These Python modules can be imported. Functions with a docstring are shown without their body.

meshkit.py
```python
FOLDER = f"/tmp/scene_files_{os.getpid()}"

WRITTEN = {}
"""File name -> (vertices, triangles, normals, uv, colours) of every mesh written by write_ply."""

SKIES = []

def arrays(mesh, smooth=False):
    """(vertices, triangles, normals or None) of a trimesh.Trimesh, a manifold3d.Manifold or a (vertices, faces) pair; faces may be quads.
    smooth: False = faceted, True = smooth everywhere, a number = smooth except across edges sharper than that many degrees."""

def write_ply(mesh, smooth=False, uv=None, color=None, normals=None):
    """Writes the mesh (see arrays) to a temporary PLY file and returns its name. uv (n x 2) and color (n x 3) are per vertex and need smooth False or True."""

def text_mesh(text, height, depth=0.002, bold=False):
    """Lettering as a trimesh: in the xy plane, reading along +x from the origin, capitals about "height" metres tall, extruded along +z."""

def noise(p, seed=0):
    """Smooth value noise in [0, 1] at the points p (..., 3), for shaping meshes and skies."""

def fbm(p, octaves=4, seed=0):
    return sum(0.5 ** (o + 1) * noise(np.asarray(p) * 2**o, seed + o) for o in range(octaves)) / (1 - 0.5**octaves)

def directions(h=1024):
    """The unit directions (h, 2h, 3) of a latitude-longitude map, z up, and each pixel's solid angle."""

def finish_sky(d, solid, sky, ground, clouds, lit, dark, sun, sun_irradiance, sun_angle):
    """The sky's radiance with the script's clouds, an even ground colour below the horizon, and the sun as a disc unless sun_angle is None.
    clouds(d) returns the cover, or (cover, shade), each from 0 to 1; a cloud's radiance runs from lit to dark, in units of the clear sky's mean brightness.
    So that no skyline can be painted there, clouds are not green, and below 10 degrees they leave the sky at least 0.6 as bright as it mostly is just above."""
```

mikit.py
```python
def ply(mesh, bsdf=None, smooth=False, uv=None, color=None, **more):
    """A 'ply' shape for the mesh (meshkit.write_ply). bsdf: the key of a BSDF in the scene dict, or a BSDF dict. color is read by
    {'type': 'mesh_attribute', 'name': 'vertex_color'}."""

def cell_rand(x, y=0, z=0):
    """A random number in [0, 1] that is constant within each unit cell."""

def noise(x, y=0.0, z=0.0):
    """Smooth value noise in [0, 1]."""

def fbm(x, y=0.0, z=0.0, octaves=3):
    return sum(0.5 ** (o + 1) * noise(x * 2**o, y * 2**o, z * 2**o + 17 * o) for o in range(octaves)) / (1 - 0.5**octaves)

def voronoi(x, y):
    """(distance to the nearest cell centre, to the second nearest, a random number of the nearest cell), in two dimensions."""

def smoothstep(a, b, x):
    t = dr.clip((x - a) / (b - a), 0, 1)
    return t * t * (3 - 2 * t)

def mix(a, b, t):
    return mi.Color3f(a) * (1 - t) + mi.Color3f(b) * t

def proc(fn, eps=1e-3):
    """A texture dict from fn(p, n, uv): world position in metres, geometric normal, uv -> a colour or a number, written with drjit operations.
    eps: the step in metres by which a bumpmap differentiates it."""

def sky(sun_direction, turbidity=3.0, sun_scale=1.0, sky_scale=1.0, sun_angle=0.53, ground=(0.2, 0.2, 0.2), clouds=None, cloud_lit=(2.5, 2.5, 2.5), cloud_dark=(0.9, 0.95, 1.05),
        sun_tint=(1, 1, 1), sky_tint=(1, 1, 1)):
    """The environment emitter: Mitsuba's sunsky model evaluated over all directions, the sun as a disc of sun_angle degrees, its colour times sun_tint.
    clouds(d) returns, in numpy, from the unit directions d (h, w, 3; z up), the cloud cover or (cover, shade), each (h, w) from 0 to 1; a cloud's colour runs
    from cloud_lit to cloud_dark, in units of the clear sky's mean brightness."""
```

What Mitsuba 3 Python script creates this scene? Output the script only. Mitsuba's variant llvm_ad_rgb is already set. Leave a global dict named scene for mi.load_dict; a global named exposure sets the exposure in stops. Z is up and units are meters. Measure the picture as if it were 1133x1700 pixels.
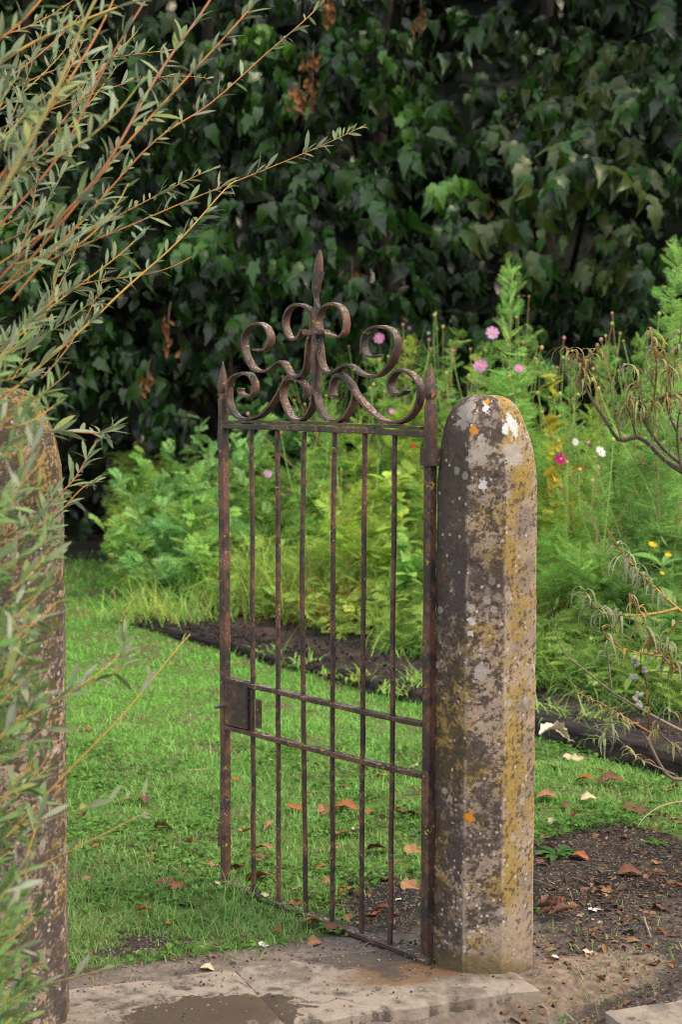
import math
import numpy as np, trimesh, drjit as dr, mitsuba as mi, mikit, meshkit
from mikit import proc, noise, fbm, voronoi, cell_rand, smoothstep, mix
from scipy.interpolate import CubicSpline
T = mi.ScalarTransform4f
scene, labels = {}, {}

# ---------------------------------------------------------------- camera, sky, exposure
F_PX, PITCH, ROLL, EYE = 2800.0, 0.0694, 0.0039, np.array([0, 0, 1.5])
_fw = np.array([0, math.cos(PITCH), -math.sin(PITCH)])
_up0 = np.array([0, math.sin(PITCH), math.cos(PITCH)])
_up = _up0 * math.cos(ROLL) - np.array([1.0, 0, 0]) * math.sin(ROLL)
scene['camera'] = {'type': 'thinlens', 'fov': 2 * math.degrees(math.atan(566.5 / F_PX)), 'fov_axis': 'x',
                   'to_world': T().look_at(origin=EYE.tolist(), target=(EYE + _fw).tolist(), up=_up.tolist()),
                   'aperture_radius': 0.006, 'focus_distance': 4.65, 'near_clip': 0.1, 'far_clip': 500.0}
scene['sky_light'] = mikit.sky((0.80, -0.42, 0.95), turbidity=4, sun_scale=0.3, sun_angle=18, sun_tint=(1.0, 1.0, 0.98), clouds=lambda d: 1.0,
                               cloud_lit=(1.70, 1.74, 1.80), cloud_dark=(1.0, 1.0, 1.05), ground=(0.08, 0.09, 0.06))
exposure = 3.3

# ---------------------------------------------------------------- measuring helpers (photo measurements -> world points)
def ray(px, py):
    u, v = px - 566.5, py - 850.0
    u, v = u * math.cos(ROLL) + v * math.sin(ROLL), -u * math.sin(ROLL) + v * math.cos(ROLL)
    a, b = u / F_PX, v / F_PX
    return np.array([a, math.cos(PITCH) - b * math.sin(PITCH), -math.sin(PITCH) - b * math.cos(PITCH)])
def at(px, py, Y):
    d = ray(px, py); return EYE + Y / d[1] * d
def on_ground(px, py, z=0.0):
    d = ray(px, py); return EYE + (z - EYE[2]) / d[2] * d

# ---------------------------------------------------------------- mesh helpers
def rng(seed): return np.random.default_rng(seed)
def unit(v):
    v = np.asarray(v, float); return v / (np.linalg.norm(v, axis=-1, keepdims=True) + 1e-12)
def numbered(key):
    if key not in scene and key not in labels: return key
    i = 1
    while f'{key}_{i:03d}' in scene or f'{key}_{i:03d}' in labels: i += 1
    return f'{key}_{i:03d}'
_next = {}
def fresh(key):
    n = _next.get(key, 0); _next[key] = n + 1
    return key if n == 0 else f'{key}_{n:03d}'
def tag(key, label=None, category=None, group=None, kind=None):
    d = labels.setdefault(key, {})
    for k, v in (('label', label), ('category', category), ('group', group), ('kind', kind)):
        if v: d[k] = v
    return key
def thing(name, label, category, group=None):
    return tag(fresh(name), label, category, group)
def put(name, mesh, bsdf, parent=None, smooth=False, color=None, uv=None, label=None, kind=None, to_world=None):
    key = fresh((parent + '__' if parent else '') + name)
    scene[key] = mikit.ply(mesh, bsdf, smooth, color=color, uv=uv)
    if to_world is not None: scene[key]['to_world'] = to_world
    if label or kind: tag(key, label, kind=kind)
    return key
def frames(d, n):
    y = unit(d); x = unit(np.cross(y, n)); z = np.cross(x, y)
    return np.stack([x, y, z], -1)
class Bag:
    """Collects many coloured pieces into one mesh."""
    def __init__(s): s.v, s.f, s.c, s.n = [], [], [], 0
    def add(s, v, f, c):
        v = np.asarray(v, float).reshape(-1, 3); f = np.asarray(f, int)
        s.v.append(v); s.f.append(f + s.n); s.c.append(np.broadcast_to(c, (len(v), 3)).astype(float)); s.n += len(v)
    def scatter(s, tv, tf, R, pos, scale, col):
        k = len(pos)
        if k == 0: return
        scale = np.asarray(scale, float)
        if scale.ndim == 1: scale = scale[:, None]
        sv = tv[None] * np.broadcast_to(scale, (k, scale.shape[1]) if scale.shape[1] == 3 else (k, 1))[:, None, :]
        v = np.einsum('kij,knj->kni', R, sv) + np.asarray(pos)[:, None]
        f = tf[None] + (np.arange(k) * len(tv))[:, None, None]
        s.add(v.reshape(-1, 3), f.reshape(-1, 3), np.repeat(np.broadcast_to(col, (k, 3)), len(tv), 0))
    def mesh(s): return np.vstack(s.v), np.vstack(s.f)
    def col(s): return np.vstack(s.c)
    def put(s, name, bsdf, parent=None, smooth=True, **k):
        return put(name, s.mesh(), bsdf, parent, smooth, color=s.col(), **k)
def spline(pts, n):
    p = np.asarray(pts, float)
    if len(p) < 3:
        t = np.linspace(0, 1, n)[:, None]; return p[0] * (1 - t) + p[-1] * t
    s = np.r_[0, np.cumsum(np.linalg.norm(np.diff(p, axis=0), axis=1) ** 0.7)]
    return CubicSpline(s, p)(np.linspace(0, s[-1], n))
def tube(p, r, sides=6, cap=True):
    p = np.asarray(p, float); n = len(p)
    t = unit(np.gradient(p, axis=0)); a = np.cross(t, np.where(np.abs(t[:, 2:]) < 0.9, [0, 0, 1.0], [1.0, 0, 0])); a = unit(a); b = np.cross(t, a)
    ang = np.arange(sides) * 2 * np.pi / sides
    v = p[:, None] + np.broadcast_to(r, (n,))[:, None, None] * (np.cos(ang)[None, :, None] * a[:, None] + np.sin(ang)[None, :, None] * b[:, None])
    i, j = np.meshgrid(np.arange(n - 1), np.arange(sides), indexing='ij')
    q = np.stack([i * sides + j, i * sides + (j + 1) % sides, (i + 1) * sides + (j + 1) % sides, (i + 1) * sides + j], -1).reshape(-1, 4)
    f = np.vstack([q[:, [0, 1, 2]], q[:, [0, 2, 3]]])
    v = v.reshape(-1, 3)
    if cap:
        k = np.arange(1, sides - 1)
        f = np.vstack([f, np.stack([k * 0, k + 1, k], 1), (n - 1) * sides + np.stack([k * 0, k, k + 1], 1)])
    return v, f
def loft(rings, closed_ends=True):
    """rings: (n, m, 3)."""
    n, m, _ = rings.shape; v = rings.reshape(-1, 3)
    i, j = np.meshgrid(np.arange(n - 1), np.arange(m), indexing='ij')
    q = np.stack([i * m + j, i * m + (j + 1) % m, (i + 1) * m + (j + 1) % m, (i + 1) * m + j], -1).reshape(-1, 4)
    f = np.vstack([q[:, [0, 1, 2]], q[:, [0, 2, 3]]])
    if closed_ends:
        v = np.vstack([v, rings[0].mean(0), rings[-1].mean(0)]); a, b = n * m, n * m + 1; k = np.arange(m)
        f = np.vstack([f, np.stack([k * 0 + a, (k + 1) % m, k], 1), np.stack([k * 0 + b, (n - 1) * m + k, (n - 1) * m + (k + 1) % m], 1)])
    o = v - v.mean(0)
    if np.einsum('ij,ij->', o[f[:, 0]], np.cross(o[f[:, 1]], o[f[:, 2]])) < 0: f = f[:, ::-1]      # outward faces
    return v, f
def vary(r, base, n, amt=0.15, hue=0.08):
    base = np.asarray(base, float)
    c = base * (1 + amt * r.standard_normal((n, 1))) * (1 + hue * r.standard_normal((n, 3)))
    return np.clip(c, 0.003, 0.9)

# ---------------------------------------------------------------- materials
VC = {'type': 'mesh_attribute', 'name': 'vertex_color'}
def thin_leaf(trans, rough): return {'type': 'principledthin', 'base_color': VC, 'roughness': rough, 'diff_trans': trans, 'spec_trans': 0.0, 'eta': 1.4}
scene['maple_leaf'] = {'type': 'twosided', 'bsdf': {'type': 'principled', 'base_color': VC, 'roughness': 0.40, 'specular': 0.46}}
scene['willow_leaf'] = thin_leaf(0.45, 0.45)
scene['grass_blade'] = thin_leaf(0.8, 0.5)
scene['herb_leaf'] = thin_leaf(0.8, 0.5)
scene['petal'] = thin_leaf(0.7, 0.6)
scene['dead_leaf'] = {'type': 'twosided', 'bsdf': {'type': 'principled', 'base_color': VC, 'roughness': 0.6, 'specular': 0.35}}
scene['stem'] = {'type': 'principled', 'base_color': VC, 'roughness': 0.6, 'specular': 0.3}
scene['matte'] = {'type': 'twosided', 'bsdf': {'type': 'principled', 'base_color': VC, 'roughness': 0.9, 'specular': 0.2}}

def c3(r, g, b): return mi.Color3f(r, g, b)
def iron_color(p, n, uv):
    a = fbm(p.x * 14, p.y * 14, p.z * 9); b = fbm(p.x * 70 + 5, p.y * 70, p.z * 55); d = noise(p.x * 230, p.y * 230, p.z * 190)
    c = mix(c3(0.048, 0.030, 0.024), c3(0.132, 0.060, 0.038), smoothstep(0.38, 0.66, a * 0.6 + b * 0.4))
    c = mix(c, c3(0.022, 0.019, 0.020), smoothstep(0.54, 0.66, fbm(p.x * 32 + 9, p.y * 32, p.z * 20)) * 0.8)
    c = mix(c, c3(0.19, 0.085, 0.05), smoothstep(0.62, 0.74, b) * 0.5)
    up = smoothstep(0.35, 0.9, n.z)
    c = mix(c, c3(0.30, 0.28, 0.27), smoothstep(0.70, 0.80, d * 0.55 + a * 0.45 + up * 0.16) * 0.75)
    c = mix(c, c3(0.33, 0.25, 0.035), smoothstep(0.69, 0.75, fbm(p.x * 40 + 31, p.y * 40 + 7, p.z * 30) * 0.7 + d * 0.3 + up * 0.03))
    return c * 0.86
scene['rusty_iron'] = {'type': 'bumpmap', 'arbitrary': proc(lambda p, n, uv: fbm(p.x * 110, p.y * 110, p.z * 80) * 0.6 + noise(p.x * 420, p.y * 420, p.z * 300) * 0.25, 6e-4), 'scale': 0.0016,
                       'bsdf': {'type': 'principled', 'base_color': proc(iron_color), 'roughness': 0.58, 'specular': 0.45}}

PILLAR_R, PILLAR_L = np.array([0.384, 4.425]), np.array([-0.790, 3.985])
def stone_color_at(cx, cy, left):
    def fn(p, n, uv):
        x, y, z = p.x - cx, p.y - cy, p.z
        ang = dr.atan2(x, -y); X0, Y0, Z0 = x, y, z
        ax_ = x * 0.36 + z * 0.80 + y * 0.48; ay_ = x * -0.80 + y * 0.60; az_ = x * -0.48 + y * -0.64 + z * 0.60
        ang = ang                                    # 0 faces the path, + to the right
        w = fbm(ax_ * 9, ay_ * 9, az_ * 9) - 0.5
        a = fbm(ax_ * 11 + 3, ay_ * 11, az_ * 11); b = fbm(ax_ * 42, ay_ * 42 + 8, az_ * 42); g = noise(ax_ * 140, ay_ * 140, az_ * 140); g2 = noise(ax_ * 330, ay_ * 330, az_ * 330)
        c = mix(c3(0.34, 0.262, 0.20), c3(0.215, 0.170, 0.142), smoothstep(0.35, 0.65, a))
        c = c * (0.82 + 0.36 * g2)
        # yellow crust lichen in bands
        yel = fbm(ax_ * 17 + 40, ay_ * 17, az_ * 14) * 0.55 + g * 0.25 + g2 * 0.2
        if left: band = smoothstep(1.25, 1.44, z) * 0.13 + smoothstep(0.6, 1.4, ang) * 0.05
        else:
            band = dr.exp(-dr.square((ang - 0.50) / 0.26)) * (0.035 + 0.12 * fbm(z * 6, ang * 2, 3.3)) * (1 - smoothstep(0.0, 0.16, 0.22 - z)) + dr.exp(-dr.square((ang + 0.80) / 0.42)) * 0.21 * dr.exp(-dr.square((z - 0.60) / 0.22)) - 0.015 + smoothstep(0.26, 0.36, ang) * smoothstep(0.95, 0.55, z) * smoothstep(0.08, 0.2, z) * 0.07
        c = mix(c, c3(0.29, 0.195, 0.042) * (0.8 + 0.4 * g2), smoothstep(0.50, 0.60, yel + band) * 0.85)
        # dark crust lichen
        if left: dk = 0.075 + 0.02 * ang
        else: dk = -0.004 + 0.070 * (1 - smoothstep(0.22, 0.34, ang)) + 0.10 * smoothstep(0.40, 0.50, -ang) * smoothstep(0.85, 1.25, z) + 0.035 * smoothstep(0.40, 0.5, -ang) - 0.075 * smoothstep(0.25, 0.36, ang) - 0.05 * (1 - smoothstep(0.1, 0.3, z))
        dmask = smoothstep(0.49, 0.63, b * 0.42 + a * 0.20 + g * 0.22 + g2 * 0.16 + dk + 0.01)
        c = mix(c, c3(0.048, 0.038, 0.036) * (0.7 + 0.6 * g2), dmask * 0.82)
        fine = smoothstep(0.57, 0.66, noise(ax_ * 105, ay_ * 105 + 4, az_ * 105) * 0.55 + g2 * 0.30 + b * 0.15)
        c = mix(c, c3(0.05, 0.040, 0.036), fine * 0.7)
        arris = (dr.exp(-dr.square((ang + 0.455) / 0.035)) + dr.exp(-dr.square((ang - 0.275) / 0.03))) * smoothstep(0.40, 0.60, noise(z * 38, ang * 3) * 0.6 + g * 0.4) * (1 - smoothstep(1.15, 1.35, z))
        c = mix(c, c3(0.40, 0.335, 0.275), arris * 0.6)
        # pale crusts
        v1, v2, vr = voronoi((ang * 0.13 + w * 0.02) * 26 + 50, (z + w * 0.02) * 26)
        crust = (1 - smoothstep(0.22, 0.30, v1 + (g - 0.5) * 0.16)) * smoothstep(0.90, 0.93, vr)
        c = mix(c, c3(0.36, 0.32, 0.29) * (0.75 + 0.4 * g), crust * 0.7)
        v1, v2, vr = voronoi((ang * 0.13 + w * 0.02) * 75 + 20, (z + w * 0.02) * 75)
        edge = dr.exp(-dr.square((ang + 0.455) / 0.08)) + dr.exp(-dr.square((ang - 0.275) / 0.07))
        crust = (1 - smoothstep(0.25, 0.36, v1)) * smoothstep(0.945, 0.97, vr + 0.07 * edge + 0.12 * smoothstep(0.5, 0.1, z) * smoothstep(0.2, -0.2, ang))
        c = mix(c, c3(0.46, 0.41, 0.37), crust * 0.8)
        if not left:
            def spot(a0, z0, rad, col, c, amt=1.0, rag=0.5):
                dd = dr.sqrt(dr.square((ang - a0) * 0.13) + dr.square(z - z0)) / rad + (g - 0.5) * rag * 1.2 + (fbm(x * 45, y * 45, z * 45) - 0.5) * 1.5 + (g2 - 0.5) * 0.5
                return mix(c, col * (0.8 + 0.4 * g2), (1 - smoothstep(0.78, 1.08, dd)) * amt * (0.72 + 0.28 * smoothstep(0.3, 0.6, b)))
            grey, white, orange = c3(0.34, 0.30, 0.275), c3(0.52, 0.52, 0.52), c3(0.50, 0.20, 0.015)
            for s in ((-0.25, 1.352, 0.034, grey), (0.50, 1.350, 0.040, grey), (-0.75, 1.455, 0.040, grey), (-0.18, 1.27, 0.014, white), (-0.38, 1.265, 0.014, grey),
                      (-0.15, 1.465, 0.016, white), (0.34, 1.415, 0.014, white), (0.62, 1.428, 0.022, white), (0.66, 1.408, 0.015, white), (0.55, 1.44, 0.014, white),
                      (-0.40, 1.412, 0.013, orange), (-0.38, 0.412, 0.0125, orange), (-0.38, 0.652, 0.006, orange), (0.9, 1.49, 0.012, orange), (-0.1, 1.485, 0.011, orange),
                      (-0.36, 0.955, 0.014, grey), (-0.37, 0.925, 0.010, white), (-0.37, 0.890, 0.009, white), (-0.18, 0.79, 0.022, grey)):
                c = spot(s[0], s[1], s[2], s[3], c)
            # bare pale stone and darker brown foot
            foot = 0.015 + 0.15 * fbm(x * 16, y * 16, 0.5) * smoothstep(-0.6, 0.1, ang)
            c = mix(c, c3(0.29, 0.225, 0.165) * (0.8 + 0.4 * g), (1 - smoothstep(0.0, 0.03, z - foot + (b - 0.5) * 0.2)) * 0.5)
            c = mix(c, c3(0.10, 0.075, 0.03), (1 - smoothstep(0.02, 0.07, z + (b - 0.5) * 0.06 + 0.03 * smoothstep(0.1, 0.8, ang))) * 0.8)
        return c * 0.84
    return fn
_sb = proc(lambda p, n, uv: fbm(p.x * 55, p.y * 55, p.z * 50) * 0.7 + noise(p.x * 240, p.y * 240, p.z * 220) * 0.22, 1e-3)
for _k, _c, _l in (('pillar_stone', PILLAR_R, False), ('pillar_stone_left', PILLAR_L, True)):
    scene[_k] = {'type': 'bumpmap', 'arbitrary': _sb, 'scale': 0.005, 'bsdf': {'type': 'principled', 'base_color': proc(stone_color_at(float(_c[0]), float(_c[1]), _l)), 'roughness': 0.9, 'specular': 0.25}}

# opening axis: along = A_, across = N_
A_, N_ = np.array([0.933, 0.359]), np.array([-0.359, 0.933])
def soil_amount(x, y, L):
    """1 where the ground is bare soil; L holds the noise and smoothstep functions (numpy for meshes, drjit for the material)."""
    nz = L.noise(x * 3.1, y * 3.1) - 0.5; n2 = L.noise(x * 9.0 + 7, y * 9.0) - 0.5
    n = -0.359 * x + 0.933 * y
    s = 1 - L.step(0.0, 0.10, n - 4.27 + nz * 0.10 + n2 * 0.05)
    g = L.exp(-(((x - 0.13) / 0.27) ** 2 + ((y - 4.86) / 0.42) ** 2)) * 1.05
    right = L.step(0.34, 0.50, x + nz * 0.1) * (1 - L.step(-0.16, 0.2, y - 5.66 - 0.25 * (x - 0.7) + nz * 0.5 + n2 * 0.25))
    worn = L.exp(-(((x + 0.50) / 0.24) ** 2 + ((y - 4.60) / 0.16) ** 2)) * 0.95
    s = L.max(L.max(s, L.step(0.35, 0.75, g + nz * 0.5 + n2 * 0.3)), L.max(right, L.step(0.45, 0.85, worn + n2 * 1.3 - 0.1)))
    bed = L.step(-0.05, 0.15, BED(x, y) - 0.25)
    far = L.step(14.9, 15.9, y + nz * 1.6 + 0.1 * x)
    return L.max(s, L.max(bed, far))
B0, B1 = np.array([-1.50, 11.165]), np.array([1.55, 6.25])
_bd = (B1 - B0) / np.linalg.norm(B1 - B0); BN = np.array([-_bd[1], _bd[0]])     # BN points into the bed
def BED(x, y):
    s = (x - B0[0]) * _bd[0] + (y - B0[1]) * _bd[1]; v = (x - B0[0]) * BN[0] + (y - B0[1]) * BN[1]
    return v - 8.0 * (-s) * (s < 0) if isinstance(s, np.ndarray) or np.isscalar(s) else v - dr.select(s < 0, -8.0 * s, 0.0)
class NP:
    noise = staticmethod(lambda x, y: meshkit.noise(np.stack([x, y, np.zeros_like(x)], -1)))
    step = staticmethod(lambda a, b, x: (lambda t: t * t * (3 - 2 * t))(np.clip((x - a) / (b - a), 0, 1)))
    exp, max = np.exp, np.maximum
class DJ:
    noise = staticmethod(lambda x, y: noise(x, y)); step = staticmethod(smoothstep); exp = staticmethod(dr.exp); max = staticmethod(dr.maximum)
def ground_color(p, n, uv):
    s = soil_amount(p.x, p.y, DJ)
    a = fbm(p.x * 6, p.y * 6); b = noise(p.x * 60, p.y * 60); d = noise(p.x * 170, p.y * 170)
    soil = mix(c3(0.009, 0.006, 0.005), c3(0.033, 0.0205, 0.0155), smoothstep(0.3, 0.75, a * 0.7 + b * 0.3))
    nn = -0.359 * p.x + 0.933 * p.y
    grit = (1 - smoothstep(4.20, 4.36, nn + (a - 0.5) * 0.2)) * smoothstep(0.25, 0.5, a + 0.2) * (1 - 0.75 * smoothstep(0.45, 0.65, p.x))
    soil = mix(soil, c3(0.165, 0.130, 0.110), grit * 0.75)
    sand = smoothstep(0.82, 0.66, dr.sqrt(dr.square((p.x - 0.66) / 0.24) + dr.square((nn - 3.83) / 0.19)) + (a - 0.5) * 1.0 + (b - 0.5) * 0.25)
    soil = mix(soil, c3(0.185, 0.132, 0.095) * (0.5 + 0.5 * a + 0.3 * b), sand * 0.85)
    soil = mix(soil, c3(0.16, 0.14, 0.13), smoothstep(0.76, 0.86, d) * 0.7)
    soil = soil * (0.75 + 0.5 * b)
    under = mix(c3(0.06, 0.11, 0.02), c3(0.075, 0.07, 0.03), smoothstep(0.4, 0.7, a)) * (0.6 + 0.8 * b)
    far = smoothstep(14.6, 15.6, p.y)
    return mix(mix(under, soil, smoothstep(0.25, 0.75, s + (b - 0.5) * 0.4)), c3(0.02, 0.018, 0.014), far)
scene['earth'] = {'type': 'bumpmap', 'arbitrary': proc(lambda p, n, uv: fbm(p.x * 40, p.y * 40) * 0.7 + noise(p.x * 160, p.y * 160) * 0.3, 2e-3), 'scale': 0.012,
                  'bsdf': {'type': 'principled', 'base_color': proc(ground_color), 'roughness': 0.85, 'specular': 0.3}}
def slab_color(p, n, uv):
    a = fbm(p.x * 7, p.y * 7); b = fbm(p.x * 34, p.y * 34); d = noise(p.x * 190, p.y * 190, p.z * 190)
    u = 0.933 * p.x + 0.359 * p.y; v = -0.359 * p.x + 0.933 * p.y
    c = mix(c3(0.285, 0.235, 0.195), c3(0.15, 0.122, 0.103), smoothstep(0.36, 0.66, a * 0.5 + b * 0.5))
    vein = smoothstep(0.03, 0.0, dr.abs(fbm(p.x * 5 + 3, p.y * 5) - 0.5)) * smoothstep(0.5, 0.6, fbm(p.x * 2.3, p.y * 2.3 + 8)); c = mix(c, c3(0.09, 0.07, 0.06), vein * 0.7)
    c = c * (0.85 + 0.3 * d)
    w = (a - 0.5) * 1.0 + (b - 0.5) * 0.7 + (d - 0.5) * 0.12
    wet = 1 - smoothstep(0.90, 1.0, dr.sqrt(dr.square((u - 1.12) / 0.22) + dr.square((v - 3.84) / 0.12)) + w)
    c = mix(c, c3(0.055, 0.036, 0.022) * (0.5 + 1.0 * b), wet * 0.9)
    rust = 1 - smoothstep(0.55, 1.05, dr.sqrt(dr.square((u - 1.80) / 0.30) + dr.square((v - 3.96) / 0.12)) + w)
    c = mix(c, c3(0.13, 0.066, 0.026) * (0.6 + 0.8 * b), rust * 0.8)
    mud = 1 - smoothstep(-0.02, 0.05, 4.02 - v + (a - 0.5) * 0.30 + (b - 0.5) * 0.10 + 0.25 * smoothstep(1.65, 1.35, u))
    c = mix(c, c3(0.052, 0.040, 0.035) * (0.6 + 0.8 * b), mud * 0.85)
    c = mix(c, c3(0.05, 0.04, 0.033), smoothstep(0.64, 0.72, b * 0.75 + d * 0.25 + 0.12 * (1 - smoothstep(-0.03, -0.01, p.z))) * 0.7)
    return c * 0.82
scene['old_slab'] = {'type': 'bumpmap', 'arbitrary': proc(lambda p, n, uv: fbm(p.x * 50, p.y * 50, p.z * 50) * 0.7 + noise(p.x * 220, p.y * 220) * 0.3, 1e-3), 'scale': 0.004,
                     'bsdf': {'type': 'principled', 'base_color': proc(slab_color), 'roughness': 0.75, 'specular': 0.35}}
def timber_color(p, n, uv):
    u = (p.x - float(B0[0])) * float(_bd[0]) + (p.y - float(B0[1])) * float(_bd[1]); v = (p.x - float(B0[0])) * float(BN[0]) + (p.y - float(B0[1])) * float(BN[1])
    g = fbm(u * 3.0, v * 70, p.z * 70); h = fbm(u * 12, v * 12, p.z * 12)
    c = mix(c3(0.008, 0.006, 0.007), c3(0.029, 0.021, 0.021), smoothstep(0.3, 0.7, g))
    return mix(c, c3(0.05, 0.036, 0.03), smoothstep(0.5, 0.7, h) * 0.6)
scene['dark_timber'] = {'type': 'bumpmap', 'arbitrary': proc(lambda p, n, uv: fbm((p.x * float(_bd[0]) + p.y * float(_bd[1])) * 4, (p.x * float(BN[0]) + p.y * float(BN[1])) * 90, p.z * 90), 1e-3), 'scale': 0.008,
                        'bsdf': {'type': 'principled', 'base_color': proc(timber_color), 'roughness': 0.75, 'specular': 0.22}}
scene['bark'] = {'type': 'principled', 'roughness': 0.9, 'specular': 0.2, 'base_color': proc(lambda p, n, uv: mix(c3(0.006, 0.005, 0.004), c3(0.020, 0.016, 0.013), smoothstep(0.35, 0.7, fbm(p.x * 30, p.y * 30, p.z * 6))))}

# ---------------------------------------------------------------- ground
def ground_z(x, y):
    x, y = np.asarray(x, float), np.asarray(y, float)
    q = np.stack([x * 1.3, y * 1.3, 0 * x], -1); q2 = np.stack([x * 9, y * 9, 0 * x], -1)
    n = -0.359 * x + 0.933 * y
    z = 0.03 * (meshkit.fbm(q) - 0.5) + 0.018 * (meshkit.fbm(q2, 3, 5) - 0.5)
    near = np.exp(-((n - 4.2) / 0.35) ** 2) * 0.8 + 0.0
    z = z * (1 - 0.7 * near) - 0.012
    z = z - 0.055 * (1 - NP.step(3.66, 3.80, n)) * (1 - NP.step(0.55, 0.9, x))
    z = np.where((n < 4.13) & (x < 0.42), np.minimum(z, -0.03), z)
    return z + 0.05 * NP.step(0.0, 0.3, BED(x, y) - 0.12)
def axis(a, b, step, far):
    core = np.arange(a, b + step / 2, step)
    out = np.geomspace(step, far, 26).cumsum(); out = out * far / out[-1]
    return np.r_[a - out[::-1], core, b + out]
gx, gy = axis(-2.2, 2.6, 0.03, 80), np.r_[axis(3.2, 7.5, 0.03, 8)[:0], np.linspace(-60, 3.1, 20), np.arange(3.2, 7.5, 0.03), np.arange(7.5, 17, 0.07), np.geomspace(17, 200, 20)]
X, Y = np.meshgrid(gx, gy, indexing='ij')
V = np.stack([X, Y, ground_z(X, Y)], -1).reshape(-1, 3)
i, j = np.meshgrid(np.arange(len(gx) - 1), np.arange(len(gy) - 1), indexing='ij'); m = len(gy)
put('ground', (V, np.stack([i * m + j, (i + 1) * m + j, (i + 1) * m + j + 1, i * m + j + 1], -1).reshape(-1, 4)), 'earth', smooth=True, kind='structure')

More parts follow.
